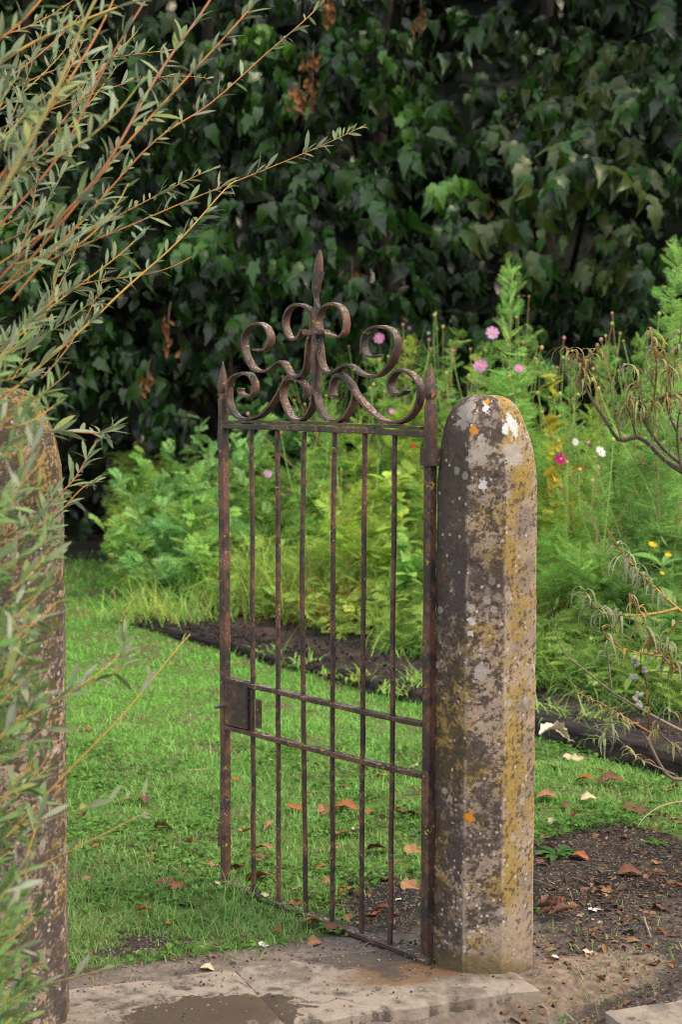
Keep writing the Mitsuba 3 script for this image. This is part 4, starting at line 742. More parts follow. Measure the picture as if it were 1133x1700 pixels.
# cosmos behind the gate and to the right
for k, (px, dep, tx, ty, n, gr) in enumerate(COSM := ((500, 1.4, 500, 760, 130, 'mid'), (520, 2.3, 520, 660, 130, 'mid'), (545, 1.7, 545, 720, 130, 'mid'), (565, 2.8, 570, 640, 140, 'mid'), (590, 1.8, 590, 720, 120, 'lime'), (615, 2.6, 615, 640, 140, 'mid'), (640, 2.2, 645, 655, 130, 'mid'), (665, 3.0, 665, 600, 140, 'mid'), (690, 2.4, 690, 610, 140, 'lime'), (715, 2.9, 712, 600, 140, 'mid'), (735, 2.2, 738, 640, 130, 'mid'), (765, 2.7, 762, 575, 150, 'mid'), (790, 2.2, 785, 640, 140, 'mid'), (815, 2.6, 810, 600, 150, 'mid'), (880, 2.9, 885, 560, 150, 'mid'), (870, 2.2, 868, 640, 140, 'mid'), (905, 2.4, 905, 620, 120, 'mid'), (935, 1.6, 940, 700, 130, 'mid'), (960, 2.2, 955, 610, 130, 'mid'), (985, 1.4, 985, 690, 130, 'lime'), (1010, 2.3, 1010, 600, 140, 'mid'), (1035, 1.5, 1040, 650, 140, 'mid'), (1065, 2.2, 1065, 580, 140, 'mid'), (1090, 1.6, 1090, 620, 150, 'deep'), (1120, 2.0, 1120, 600, 150, 'mid'), (1000, .9, 1000, 800, 110, 'mid'), (1045, 1.0, 1045, 780, 130, 'deep'), (1085, 1.1, 1085, 760, 140, 'deep'), (1125, 1.2, 1125, 720, 140, 'deep'), (940, 1.0, 945, 800, 110, 'mid'), (910, 1.5, 912, 760, 110, 'lime'), (540, 1.0, 540, 860, 90, 'lime'), (600, 1.1, 598, 860, 80, 'lime'))):
    b = bed_base(px, dep); tp = at(tx, ty - (45 if 480 < px < 700 else 15), b[1] + .05)
    where = ('green cosmos plant with thread-like leaves behind the gate bars', 'cosmos plants behind the gate bars') if px < 720 else ('green cosmos plant with thread-like leaves behind the rounded gatepost', 'cosmos plants behind the gatepost') if px < 900 else ('green cosmos plant with thread-like leaves at the right of the bed', 'cosmos plants at the right of the bed')
    herb('cosmos_plant', b, tp, COSMOS, .165, int(n * 1.8), GREENS[gr], 'thread-leaved cosmos, ' + whereabouts(px, dep, COSM), 'plant', where[1], seed=200 + k, branches=6, spread=.30, stalks=4)
# the ones that stand out
def star(px, dep, tx, ty, label, flowers=(), n=150, gr='mid', size=.15, seed=0, temps=None, **k):
    b = bed_base(px, dep); tp = at(tx, ty, b[1]); herb('cosmos_plant', b, tp, temps or COSMOS, size, n, GREENS[gr], label, 'plant', seed=400 + seed, flowers=[(at(x, y, b[1] - .12), c, s) for x, y, c, s in flowers], **k)
star(848, 2.0, 850, 452, 'tallest cosmos plant, its fluffy top rising above the gatepost against the dark trees', n=230, gr='plume', size=.21, seed=1, stemcol=(.30, .30, .10), stem_r=.008, spread=.12, branches=5, temps=PLUME, low=.3)
star(1128, 1.8, 1131, 428, 'tall fluffy cosmos plant cut by the right edge of the picture', n=220, gr='plume', size=.21, seed=2, branches=5, spread=.12, temps=PLUME, low=.3)
star(800, 1.6, 790, 590, 'cosmos plant with three lilac pink flowers just above the gatepost', ((818, 553, 'lilac', .043), (798, 608, 'pink', .046), (862, 612, 'pink', .03)), seed=3, gr='lime')
star(635, 2.1, 625, 600, 'cosmos plant with a pink flower seen through the right scroll', ((630, 562, 'pink', .042), (651, 683, 'pink', .024)), seed=4)
star(455, 1.5, 450, 770, 'cosmos plant with lilac flowers behind the first gate bars', ((445, 787, 'lilac', .034), (478, 815, 'magenta', .02)), n=110, seed=5)
star(930, 1.1, 935, 790, 'cosmos plant with a deep magenta flower right of the gatepost', ((932, 762, 'magenta', .036),), n=110, gr='lime', seed=6, stemcol=(.16, .09, .05))
star(990, 1.2, 990, 770, 'cosmos plant with a white flower right of the gatepost', ((998, 750, 'white', .032), (956, 734, 'white', .02)), n=110, seed=7)
star(690, 1.9, 688, 760, 'cosmos plant with a small red flower beside the hinge collar', ((687, 740, 'red', .02),), n=100, gr='lime', seed=8)
star(690, 3.1, 690, 570, 'cosmos plant with closed pink buds above the gate finial', ((680, 545, 'pink', .016), (712, 553, 'white', .014)), n=110, seed=9)
# broad-leaved climbers
for k, (px, dep, tx, ty, n, size, gr, lab) in enumerate(((640, 1.0, 640, 790, 75, .10, 'lime', 'lime green heart-leaved climber behind the fifth and sixth gate bar'), (672, 1.1, 675, 760, 75, .10, 'lime', 'lime green heart-leaved climber beside the hinge stile'), (655, .75, 655, 880, 45, .09, 'mid', 'low heart-leaved plant at the front of the bed behind the sixth bar'),
                                                     (914, 1.5, 915, 618, 90, .075, 'yellow', 'tall spike of yellowing round leaves right of the gatepost'), (945, 1.3, 950, 760, 40, .10, 'yellow', 'yellow broad-leaved plant between the gatepost and the white flower'), (1100, .8, 1095, 930, 70, .13, 'deep', None), (1120, .65, 1120, 1000, 60, .13, 'deep', 'dark leafy plant at the right edge below the yellow daisies'))):
    b = bed_base(px, dep); tp = at(tx, ty, b[1])
    fl = [(at(x, y, b[1] - .1), 'yellow', s) for x, y, s in ((1084, 905, .026), (1110, 922, .02), (1100, 952, .015))] if lab is None else [(at(677, 917, b[1] - .2), 'orange', .02)] if k == 1 else ()
    herb('leafy_plant', b, tp, [HEART] if k < 5 else [lance(.2, 5, .4, .3)], size, n, GREENS[gr], lab or 'leafy plant with yellow daisy flowers at the right edge', 'plant', seed=600 + k, branches=2 if gr == 'yellow' else 4, spread=.12 if k == 3 else .25, flowers=fl, topdense=False, low=.05)
# tall grass clumps
def clump(px, dep, n, L, col, label, group, seed, lean=.5, wid=.004, rad=.16):
    r = rng(seed + 3000); b = bed_base(px, dep); g = Bag(); temps = [strip(5, 1.0, x) for x in (.6, 1.3, 2.0)]
    for tv, tf in temps:
        k = n // 3; az = r.uniform(0, 2 * np.pi, k); ln = np.abs(r.normal(lean, .25, k)); d = np.column_stack([np.cos(az) * np.sin(ln), np.sin(az) * np.sin(ln), np.cos(ln)]); LL = L * r.uniform(.55, 1.15, k)
        pos = b + np.column_stack([r.normal(0, rad, k), r.normal(0, rad, k), np.full(k, -.03)]); c = vary(r, col, k, .22, .08); dry = r.uniform(size=k) < .14; c[dry] = (.32, .25, .11)
        g.scatter(tv, tf, frames(d, np.column_stack([-np.cos(az), -np.sin(az), .5 + 0 * az])), pos, np.column_stack([wid * r.uniform(.6, 1.3, k), LL, LL]), c)
    tag(g.put('grass_clump', 'herb_leaf', smooth=False), label, 'grass clump', group)
for k, (px, dep, n, L, c) in enumerate(GR1 := ((232, .0, 200, .22, 'mid'), (248, .05, 110, .28, 'mid'), (270, .1, 120, .34, 'lime'), (312, .15, 110, .32, 'mid'), (400, .65, 170, .62, 'mid'), (430, .75, 190, .72, 'lime'), (460, .7, 180, .75, 'lime'), (490, .8, 180, .75, 'mid'), (520, .7, 150, .6, 'lime'), (330, .5, 140, .45, 'mid'), (285, .5, 120, .4, 'mid'), (365, .5, 140, .45, 'mid'))):
    clump(px, dep, n, L, GREENS[c], 'arching grass clump, ' + whereabouts(px, dep, GR1), 'grass clumps in the bed behind the gate' if px > 380 else 'grass clumps at the left foot of the bed', k, .32)
for k, (px, dep, n, L, c) in enumerate(GR2 := ((905, .50, 220, .42, 'mid'), (930, .65, 230, .48, 'mid'), (960, .55, 220, .42, 'mid'), (990, .7, 200, .45, 'mid'), (915, 1.0, 200, .6, 'lime'), (950, 1.1, 200, .6, 'mid'), (1030, .6, 200, .4, 'deep'), (1070, .5, 180, .35, 'deep'), (1110, .5, 180, .35, 'deep'), (690, .55, 120, .35, 'mid'), (885, .45, 160, .38, 'mid'), (720, .6, 120, .4, 'mid'))):
    clump(px, dep, n, L, GREENS[c], 'bushy grass clump, ' + whereabouts(px, dep, GR2), 'grass clumps right of the gatepost' if px > 800 else 'grass clumps beside the hinge stile', 40 + k, .62, .0035, .13)
for k, (px, dep, n, L, c) in enumerate(GR3 := ((505, -.38, 60, .13, 'mid'), (560, -.40, 50, .10, 'mid'), (610, -.36, 70, .14, 'lime'), (668, -.40, 70, .12, 'mid'), (700, -.2, 90, .22, 'mid'), (915, -.25, 90, .20, 'mid'), (970, -.2, 110, .24, 'mid'), (1025, -.3, 80, .18, 'deep'), (450, -.34, 50, .12, 'mid'))):
    clump(px, dep, n, L, GREENS[c], 'low tuft on timber edging, ' + whereabouts(px, dep, GR3).replace('front row, ', '').replace('between the sixth gate bar', 'between sixth bar'), 'low tufts on the timber edging', 140 + k, .8, .004, .045)
for k, (px, dep, n, L, lab) in enumerate(((492, .55, 24, .45, 'left bundle of dry straw brown stems at the front of the bed'), (572, .55, 26, .50, 'right bundle of dry rust brown stems at the front of the bed'), (545, .7, 20, .5, 'middle bundle of dry brown stems at the front of the bed'), (930, .9, 26, .7, 'bundle of dry brown stems right of the gatepost'))):
    clump(px, dep, n * 2, L, (.27, .12, .04) if k else (.33, .21, .07), lab, None, 80 + k, .14, .006, .06)
# low leafy filler so that no plant stands on bare ground
def filler():
    r = rng(55); g = Bag(); n = 11000; px = r.uniform(190, 1150, n); dep = r.uniform(.38, 3.6, n); pos = np.array([bed_base(a, b) for a, b in zip(px, dep)]); hmax = np.clip(.12 + .42 * (dep - .3), .1, .85 + .35 * np.clip((px - 500) / 250, 0, 1))
    pos[:, 2] = .05 + hmax * r.uniform(0, 1, n) ** 1.2; az = r.uniform(0, 2 * np.pi, n); d = np.column_stack([np.cos(az), np.sin(az), r.normal(.4, .4, n)])
    cl = meshkit.fbm(pos * np.array([1.3, 1.3, 1.3]), 3, 3)[:, None]; col = (np.array(GREENS['deep']) * (1 - cl) + np.array(GREENS['lime']) * cl) * (1 + .2 * r.standard_normal((n, 1)))
    for q, (tv, tf) in enumerate((COSMOS[0], TAGETES[0], lance(.14, 4, .4, .3))):
        s = slice(q, None, 3); k = len(pos[s]); g.scatter(tv, tf, frames(d[s], np.array([[0, 0, 1.0]]) + .4 * r.standard_normal((k, 3))), pos[s], r.uniform(.08, .18, k), np.clip(col[s], .01, .6))
    return g
tag(filler().put('undergrowth', 'herb_leaf', smooth=False), 'tangled low green undergrowth filling the flower bed', 'undergrowth', kind='stuff')

# ---------------------------------------------------------------- maples behind
LEAFCOL = {'dark': (.007, .021, .004), 'mid': (.021, .072, .008), 'grey': (.026, .060, .012), 'fresh': (.070, .165, .024), 'olive': (.045, .066, .011), 'rust': (.10, .055, .018)}
for cn, c in LEAFCOL.items():
    for q, tv in enumerate((MAPLE_V, MAPLE2_V)): scene[f'maple_leaf_{cn}_{q}'] = {'type': 'shapegroup', 'leaf': mikit.ply((tv, MAPLE_F), 'maple_leaf', True, color=np.broadcast_to(c, (len(tv), 3)))}
def front_y(x, z):
    q = np.stack([x * .55, 0 * x, z * .7], -1); return 14.6 - .28 * np.clip(x, -3, 3) + 4.4 * (meshkit.fbm(q, 4, 71) - .5) - .25 * np.clip(z - 1.5, 0, 3)
TREES = [(-3.3, 17.7, 'maple with dark leaves standing behind the willow branches at the far left'), (-1.35, 17.6, 'dark maple whose drooping branches hang over the shady gap left of the gate'), (.45, 17.5, 'dark maple with bright fresh leaf tips behind the crest of the gate'), (2.1, 17.4, 'dark maple with olive tinged leaves behind the tall cosmos'), (3.9, 17.3, 'maple with bronze leaves in the upper right corner')]
def maples():
    r = rng(300); nspray = 3300
    x = r.uniform(-4.6, 5.0, nspray); z = r.uniform(.1, 7.2, nspray); layer = r.choice([0, .5, 1.1, 1.9], nspray, p=[.52, .26, .14, .08])
    gate_ = meshkit.fbm(np.stack([x * 1.2, layer * 3, z * 2.1], -1), 3, 17); y = front_y(x, z) + layer + .12 * r.standard_normal(nspray)
    cavity = (x < -.75) & (z < 1.45 + .25 * np.sin(x * 5) + .5 * (gate_ - .5)) & (layer < 1.5)
    keep = ~cavity & (gate_ + .10 * (layer > 0) > .455); x, y, z, layer = x[keep], y[keep], z[keep], layer[keep]
    pos, d, nr, sz, own, lay, tipc = [], [], [], [], [], [], []
    bright = [at(650, 90, 14.2), at(690, 165, 14.2), at(500, 200, 14.4), at(645, 235, 14.2), at(300, 410, 14.6), at(740, 290, 14), at(690, 350, 13.9), at(640, 60, 14.2), at(470, 60, 14.3), at(60, 380, 14.6)]
    olive = [at(870, 455, 13.9), at(960, 440, 13.7), at(930, 150, 13.8), at(1020, 300, 13.6)]
    for k in range(len(x)):
        n = int(r.integers(8, 13)); az = r.normal(-np.pi / 2, .8); out = np.array([math.cos(az), math.sin(az), 0]); L = r.uniform(.35, .75); t = (np.arange(n) + .3) / n; fall = r.uniform(.2, 1.0)
        p = np.array([x[k], y[k], z[k]]) + out * (t * L)[:, None] + np.array([0, 0, 1.0]) * (.12 * t - fall * t ** 2 * L)[:, None]; side = np.cross(out, [0, 0, 1]) * np.where(np.arange(n) % 2, 1, -1)[:, None]
        dd = .45 * side + .45 * out + np.array([0, 0, -.95]) + .36 * r.standard_normal((n, 3)); nn_ = out * .65 + np.array([0, 0, .85]) + .55 * r.standard_normal((n, 3))
        P0 = p[-1]; b_ = min(np.hypot(P0[0] - q[0], P0[2] - q[2]) for q in bright); o_ = min(np.hypot(P0[0] - q[0], P0[2] - q[2]) for q in olive)
        cls = 'fresh' if b_ < .24 and layer[k] < .3 and r.uniform() < .8 else 'olive' if (o_ < .3 or (x[k] > 1.2 and z[k] > 2.8 and r.uniform() < .3)) and layer[k] < .6 else 'x'
        pos.append(p); d.append(dd); nr.append(nn_); sz.append(r.uniform(.6, 1.25) * r.uniform(.13, .20, n) * (1 - .25 * t)); own.append(np.full(n, int(np.argmin([abs(x[k] + .25 * r.normal() - q[0]) for q in TREES])))); lay.append(np.full(n, layer[k]))
        cc = r.choice(['dark', 'mid', 'grey'], n, p=[.4, .38, .22]) if cls == 'x' else np.where(r.uniform(size=n) < .75, cls, 'mid'); tipc.append(cc)
    return np.vstack(pos), np.vstack(d), np.vstack(nr), np.concatenate(sz), np.concatenate(own), np.concatenate(lay), np.concatenate(tipc)
MP, MD, MN, MS, MO, ML, MC = maples(); MR = frames(MD, MN)
_ppx = 566.5 + F_PX * MP[:, 0] / MP[:, 1]; _ppy = 656 - F_PX * (MP[:, 2] - 1.5) / MP[:, 1]
_inview = (_ppx > 0) & (_ppx < 1133) & (_ppy > 0) & (_ppy < 700)
for ti, (tx, ty, lab) in enumerate(TREES):
    t = thing('maple_tree', lab, 'tree'); r = rng(500 + ti); sel = np.where(MO == ti)[0]
    base = np.array([tx, ty, -.1]); trunk = spline(np.array([base, base + [.1, .05, 1.6], base + [-.05, .1, 3.6], base + [.1, .2, 6.2]]), 18); put('trunk', tube(trunk, np.linspace(.17, .06, 18), 10), 'bark', t, smooth=True)
    for q in range(9):
        p0 = trunk[int(r.integers(2, 16))]; e = sel[int(r.integers(0, len(sel)))]; v, f = tube(spline(np.array([p0, (p0 + MP[e]) / 2 + [0, 0, .35], MP[e]]), 9), np.linspace(.035, .008, 9), 6); put('branch', (v, f), 'bark', t, smooth=True)
    order = sel[np.argsort(np.where(_inview[sel], 0, 50) + MP[sel, 1] - 3 * MS[sel])]
    for e in order[:300]:
        mtx = np.eye(4); mtx[:3, :3] = MR[e] * MS[e]; mtx[:3, 3] = MP[e]; scene[fresh(t + '__leaf')] = {'type': 'instance', 'to_world': T(mtx), 'group': {'type': 'ref', 'id': f'maple_leaf_{MC[e]}_{int(e % 5 > 0)}'}}
    rest = order[300:]; g = Bag(); col = np.array([LEAFCOL[c] for c in MC[rest]]) * (1 + .25 * r.standard_normal((len(rest), 1))); col = np.clip(col, .006, .5)
    for q, tv in enumerate((MAPLE_V, MAPLE2_V)): m_ = (rest % 5 > 0) == (q == 1); g.scatter(tv, MAPLE_F, MR[rest][m_], MP[rest][m_], MS[rest][m_], col[m_])
    g.put('foliage', 'maple_leaf', t, kind='stuff')
def dead_cluster(tree, px, py, L, n, seed, Yd=13.7):
    r = rng(seed + 900); p0 = at(px, py, Yd); g = Bag(); tv, tf = curled(61 + seed, .22, .5, 1.6, 5, 2); t_ = r.uniform(0, 1, n); pos = p0 + np.column_stack([r.normal(0, .035, n), r.normal(0, .04, n), -t_ * L]); d = np.column_stack([r.normal(0, .5, (n, 2)), -np.ones(n)])
    g.scatter(tv, tf, frames(d, r.standard_normal((n, 3)) + [0, -1, 0]), pos, r.uniform(.05, .10, n), vary(r, (.20, .085, .03), n, .3)); g.add(*tube(spline(np.array([p0 + [0, .2, .15], p0, p0 - [0, 0, L]]), 8), .006, 5), (.09, .05, .03)); g.put('dry_leaves', 'dead_leaf', tree, label='cluster of brown dead leaves hanging in the green crown')
for k, a in enumerate((('maple_tree_002', 520, 95, .42, 34), ('maple_tree_002', 497, 150, .20, 18), ('maple_tree_002', 545, 10, .16, 16), ('maple_tree_003', 800, 322, .18, 14), ('maple_tree_002', 585, 455, .16, 8), ('maple_tree_001', 280, 530, .28, 12), ('maple_tree_001', 245, 628, .12, 8), ('maple_tree_003', 700, 20, .2, 12))): dead_cluster(*a, seed=k)
# added hedge backdrop: blocks sky light so gaps in the maples stay dark
def hedge_backdrop():
    u, v = np.meshgrid(np.linspace(-13, 14, 150), np.linspace(-.2, 9.5, 70), indexing='ij'); q = np.stack([u * 1.1, 0 * u, v * 1.1], -1); y = 18.6 + 1.6 * (meshkit.fbm(q, 4, 91) - .5) + .3 * (meshkit.noise(q * 7, 3) - .5) - .02 * (u - .5) ** 2 + .06 * v
    rings = np.stack([u, y, v + .25 * (meshkit.noise(q * 3, 5) - .5)], -1); back = rings.copy(); back[..., 1] += 1.2
    n, m = u.shape; i, j = np.meshgrid(np.arange(n - 1), np.arange(m - 1), indexing='ij'); f = np.stack([i * m + j, (i + 1) * m + j, (i + 1) * m + j + 1, i * m + j + 1], -1).reshape(-1, 4); V_ = np.vstack([rings.reshape(-1, 3), back.reshape(-1, 3)]); top = [(a * m + m - 1, (a + 1) * m + m - 1, n * m + (a + 1) * m + m - 1, n * m + a * m + m - 1) for a in range(n - 1)]
    return V_, np.vstack([f, f[:, ::-1] + n * m, top]), rings.reshape(-1, 3)
hv, hf, hs_ = hedge_backdrop(); h = thing('added_hedge_backdrop', 'added black-green hedge backdrop blocking sky light behind the maples', 'hedge')
put('core', (hv, hf), 'matte', h, smooth=False, color=np.broadcast_to((.010, .014, .009), (len(hv), 3)))
r = rng(41); k = 14000; e = hs_[r.integers(0, len(hs_), k)] + r.normal(0, .10, (k, 3)); g = Bag(); tv, tf = lance(.22, 3, .3, .2)
g.scatter(tv, tf, frames(np.column_stack([r.normal(0, .7, k), -np.ones(k), r.normal(0, .7, k)]), np.column_stack([r.normal(0, .4, k), -.4 * np.ones(k), np.ones(k)])), e - [0, .12, 0], r.uniform(.12, .26, k), vary(r, (.017, .026, .013), k, .3)); g.put('foliage', 'maple_leaf', h, kind='stuff')

# ---------------------------------------------------------------- willow shrub in front of the left gatepost
WL = [lance(.098, 5, d, .22, .25, .6) for d in (.08, .22)] ; wr = rng(700)
willow = thing('willow_shrub', 'grey-green narrow-leaved willow with orange stems leaning in from the left', 'shrub')
WP, WD, WN, WS, WC = [], [], [], [], []
def willow_stem(pts, r0, r1, col, leafy=(.1, 1.0), spacing=.017, size=.05, lc=(.20, .25, .145), part=True, sides=6):
    P = spline(np.array(pts), 26); v, f = tube(P, np.linspace(r0 * .78, r1 * .9, 26), sides); c = np.asarray(col) * np.linspace(.75, 1.15, 26).repeat(sides)[:, None]
    put('stem', (v, f), 'stem', willow, smooth=True, color=np.clip(c, 0, .9))
    L = np.linalg.norm(np.diff(P, axis=0), axis=1).sum(); n = int(L * (leafy[1] - leafy[0]) / (spacing * .72)); size = size * 1.15
    if n < 1: return
    t = np.sort(wr.uniform(leafy[0], leafy[1], n)); u = t * 25; pos = np.stack([np.interp(u, np.arange(26), P[:, d]) for d in range(3)], -1); T_ = unit(np.gradient(P, axis=0)); tan = np.stack([np.interp(u, np.arange(26), T_[:, d]) for d in range(3)], -1)
    rnd = unit(np.cross(tan, wr.standard_normal((n, 3)))); ang = wr.normal(.72, .22, n)[:, None]; d = tan * np.cos(ang) + rnd * np.sin(ang) + [0, 0, .18]
    WP.append(pos); WD.append(d); WN.append(np.array([0, -.25, 1.0]) + .6 * wr.standard_normal((n, 3)) - .3 * rnd); WS.append(size * wr.uniform(.55, 1.12, n) * (1 - .45 * np.clip((t - .8) / .2, 0, 1))); WC.append(vary(wr, lc, n, .16, .06))
OR, YE, OLV = (.31, .132, .034), (.34, .205, .042), (.19, .155, .045)
def wpts(l, Y0, Y1): return [at(x, y, Y0 + (Y1 - Y0) * k / (len(l) - 1)) for k, (x, y) in enumerate(l)]
for l, Y0, Y1, r0, r1, col, sp, sz in (
    ([(-60, 560), (16, 445), (159, 297), (228, 185), (275, 106), (339, 16), (380, -60)], 3.2, 3.7, .0045, .0025, (.24, .10, .05), .020, .05),
    ([(-40, 520), (90, 385), (180, 275), (254, 191), (328, 111), (424, 5), (470, -60)], 3.3, 3.8, .004, .002, OR, .022, .05),
    ([(20, 500), (100, 405), (175, 323), (265, 228), (339, 180), (424, 106), (503, 37), (545, -6)], 3.6, 4.2, .0035, .0012, OR, .021, .048),
    ([(-30, 520), (69, 440), (201, 381), (318, 331), (418, 291), (530, 244), (608, 207)], 3.7, 4.4, .0032, .0009, OR, .021, .046),
    ([(-20, 690), (63, 611), (122, 560), (178, 508), (222, 467), (297, 400), (360, 330), (392, 300)], 3.5, 4.1, .0045, .0014, YE, .024, .05),
    ([(60, 520), (145, 470), (222, 459), (319, 426)], 3.8, 4.1, .0026, .0012, OR, .022, .048), ([(80, 420), (190, 362), (290, 310), (366, 275)], 3.8, 4.2, .0024, .0009, OR, .02, .042),
    ([(-40, 150), (0, 106), (70, 64), (175, 20), (240, -4)], 3.0, 3.4, .004, .002, YE, .024, .055), ([(-20, 360), (37, 260), (95, 148), (127, 69), (170, -20)], 2.75, 3.0, .005, .003, OLV, .03, .055),
    ([(-40, 250), (20, 205), (106, 175), (212, 138), (297, 127), (345, 131)], 3.8, 4.3, .0025, .0009, OR, .02, .042), ([(20, 150), (106, 112), (175, 98), (254, 87), (283, 85)], 3.9, 4.3, .0022, .0009, OR, .02, .044),
    ([(-30, 330), (60, 215), (130, 110), (170, 40), (200, -30)], 3.1, 3.4, .004, .002, OR, .022, .05), ([(-40, 420), (40, 330), (110, 240), (160, 140), (230, 20), (260, -30)], 3.2, 3.5, .0035, .002, (.25, .10, .05), .021, .048),
    ([(-40, 90), (20, 50), (60, 10), (90, -30)], 3.0, 3.1, .0035, .002, OR, .02, .05), ([(-40, 640), (30, 560), (110, 490), (190, 430), (240, 380)], 3.3, 3.6, .003, .001, YE, .02, .05),
    ([(30, 740), (95, 716), (150, 719), (192, 706)], 3.6, 3.85, .0025, .001, OR, .013, .06), ([(60, 840), (115, 805), (140, 768), (162, 728)], 3.6, 3.8, .0025, .001, (.34, .10, .05), .014, .05), ([(40, 900), (100, 850), (135, 812), (160, 800)], 3.55, 3.7, .0022, .001, OR, .014, .045),
    ([(-50, 1450), (10, 1390), (118, 1275), (205, 1185), (274, 1102), (316, 1053)], 2.9, 3.3, .0026, .0012, YE, .07, .05), ([(60, 1440), (120, 1410), (200, 1370), (246, 1345)], 3.0, 3.15, .002, .0008, (.34, .17, .07), .022, .045), ([(50, 1370), (130, 1345), (210, 1325), (250, 1320)], 2.8, 2.95, .0018, .0008, OLV, .03, .045),
    ([(20, 1200), (100, 1160), (160, 1120), (195, 1090), (210, 1050)], 3.0, 3.2, .0025, .001, YE, .013, .055), ([(0, 1190), (80, 1165), (150, 1132), (190, 1115), (215, 1075)], 3.05, 3.2, .0022, .001, OR, .016, .05), ([(-20, 1680), (60, 1640), (120, 1622), (190, 1605)], 3.0, 3.1, .002, .001, OLV, .024, .05)):
    willow_stem(wpts(l, Y0, Y1), r0, r1, col, spacing=sp, size=sz)
for k in range(36):                                             # upper mass, rising to the right
    x1, y1 = wr.uniform(-40, 240), wr.uniform(-40, 560)
    if x1 > 330 - .42 * y1 + 60: x1 *= .5
    L = wr.uniform(150, 290); a = wr.normal(.85, .22); x0, y0 = x1 - L * math.cos(a), y1 + L * math.sin(a); Y0 = wr.uniform(2.8, 3.9)
    willow_stem(wpts([(x0, y0), ((x0 + x1) / 2 + wr.normal(0, 8), (y0 + y1) / 2 + 12), (x1, y1)], Y0, Y0 + .25), .0026, .001, (OR, YE, (.34, .12, .06), OLV)[k % 4], spacing=wr.uniform(.013, .02), size=wr.uniform(.042, .056))
for k in range(150):                                             # lower mass over the gatepost
    y1 = wr.uniform(560, 1690)
    if 600 < y1 < 830 and k % 5 < 2: y1 += 330
    reach = 100 if y1 < 1000 else 74; x1 = wr.uniform(-40, reach + 12 * wr.normal()); L = wr.uniform(90, 190); a = wr.normal(.6, .28); x0, y0 = x1 - L * math.cos(a), y1 + L * math.sin(a); Y0 = wr.uniform(2.35, 3.3)
    willow_stem(wpts([(x0, y0), ((x0 + x1) / 2, (y0 + y1) / 2 + 10), (x1, y1)], Y0, Y0 + .12), .0022, .0009, (OLV, YE, OLV, (.26, .15, .05))[k % 4], spacing=wr.uniform(.010, .016), size=wr.uniform(.042, .056), lc=(.11, .19, .065) if y1 > 900 else (.15, .23, .095))
for l, r_ in (([(-1.15, 3.3, -.05), (-1.0, 3.25, .5), (-.95, 3.2, 1.0), (-.85, 3.3, 1.7)], .014), ([(-1.2, 3.1, -.05), (-1.05, 3.0, .4), (-.9, 3.0, .9), (-.8, 3.05, 1.5)], .012), ([(-1.1, 3.2, -.05), (-.85, 3.1, .35), (-.72, 3.1, .8)], .010)): willow_stem(l, r_, r_ * .4, OLV, leafy=(0, 0))
WP, WD, WN, WS, WC = (np.concatenate(a) for a in (WP, WD, WN, WS, WC)); WR = frames(WD, WN)
wx = 566.5 + F_PX * WP[:, 0] / WP[:, 1]; wy = 656 - F_PX * (WP[:, 2] - 1.5) / WP[:, 1]
order = np.argsort(np.where((wx > 0) & (wy > 0) & (wy < 1700), 0, 9) - WS / WP[:, 1] * 20); wcols = [(.20, .25, .145), (.16, .23, .10), (.29, .32, .24), (.23, .27, .095)]
for q, c in enumerate(wcols): scene[f'willow_leaf_{q}'] = {'type': 'shapegroup', 'leaf': mikit.ply(WL[q % 2], 'willow_leaf', True, color=np.broadcast_to(c, (len(WL[0][0]), 3)))}
for e in order[:300]:
    mtx = np.eye(4); mtx[:3, :3] = WR[e] * WS[e]; mtx[:3, 3] = WP[e]; scene[fresh(willow + '__leaf')] = {'type': 'instance', 'to_world': T(mtx), 'group': {'type': 'ref', 'id': f'willow_leaf_{int(wr.integers(0, 4))}'}}
rest = order[300:]; g = Bag()
for q in range(2): g.scatter(*WL[q], WR[rest[q::2]], WP[rest[q::2]], WS[rest[q::2]], WC[rest[q::2]])
g.put('foliage', 'willow_leaf', willow, kind='stuff')

# ---------------------------------------------------------------- wilted shrub at the right edge
wilt = thing('wilted_shrub', 'half dead shrub with drooping curled narrow leaves reaching in from the right edge', 'shrub'); sr = rng(810); dl = Bag()
CURL = [(lambda s: (np.column_stack([s[0][:, 0], s[0][:, 1], s[0][:, 2]]), s[1]))(strip(6, 1.0, b)) for b in (1.6, 2.6, 3.6)]
def wilt_branch(l, Y0, Y1, r0, r1, col, leafy, dens, size, cols):
    P = spline(np.array(wpts(l, Y0, Y1)), 24); v, f = tube(P, np.linspace(r0, r1, 24), 6); put('branch', (v, f), 'stem', wilt, smooth=True, color=np.broadcast_to(col, (len(v), 3)) * (.8 + .4 * meshkit.noise(v * 40)[:, None]))
    L = np.linalg.norm(np.diff(P, axis=0), axis=1).sum(); n = int(.8 * dens * L * (leafy[1] - leafy[0]) / .01); size = size * 1.25
    if n < 1: return
    u = sr.uniform(leafy[0], leafy[1], n) * 23; pos = np.stack([np.interp(u, np.arange(24), P[:, d]) for d in range(3)], -1); az = sr.uniform(0, 2 * np.pi, n); d = np.column_stack([np.cos(az), np.sin(az), sr.normal(.5, .35, n)]); nr = np.column_stack([np.cos(az) * -.5, np.sin(az) * -.5, np.ones(n)])
    pal = np.array(cols)[sr.integers(0, len(cols), n)] * (1 + .2 * sr.standard_normal((n, 1))); wch = sr.integers(0, 3, n); S_ = size * sr.uniform(.55, 1.2, n)
    for q in range(3):
        m_ = wch == q; dl.scatter(*CURL[q], frames(d[m_], nr[m_]), pos[m_], np.column_stack([np.full(m_.sum(), .0048) * sr.uniform(.7, 1.3, m_.sum()), S_[m_], S_[m_]]), np.clip(pal[m_], .02, .7))
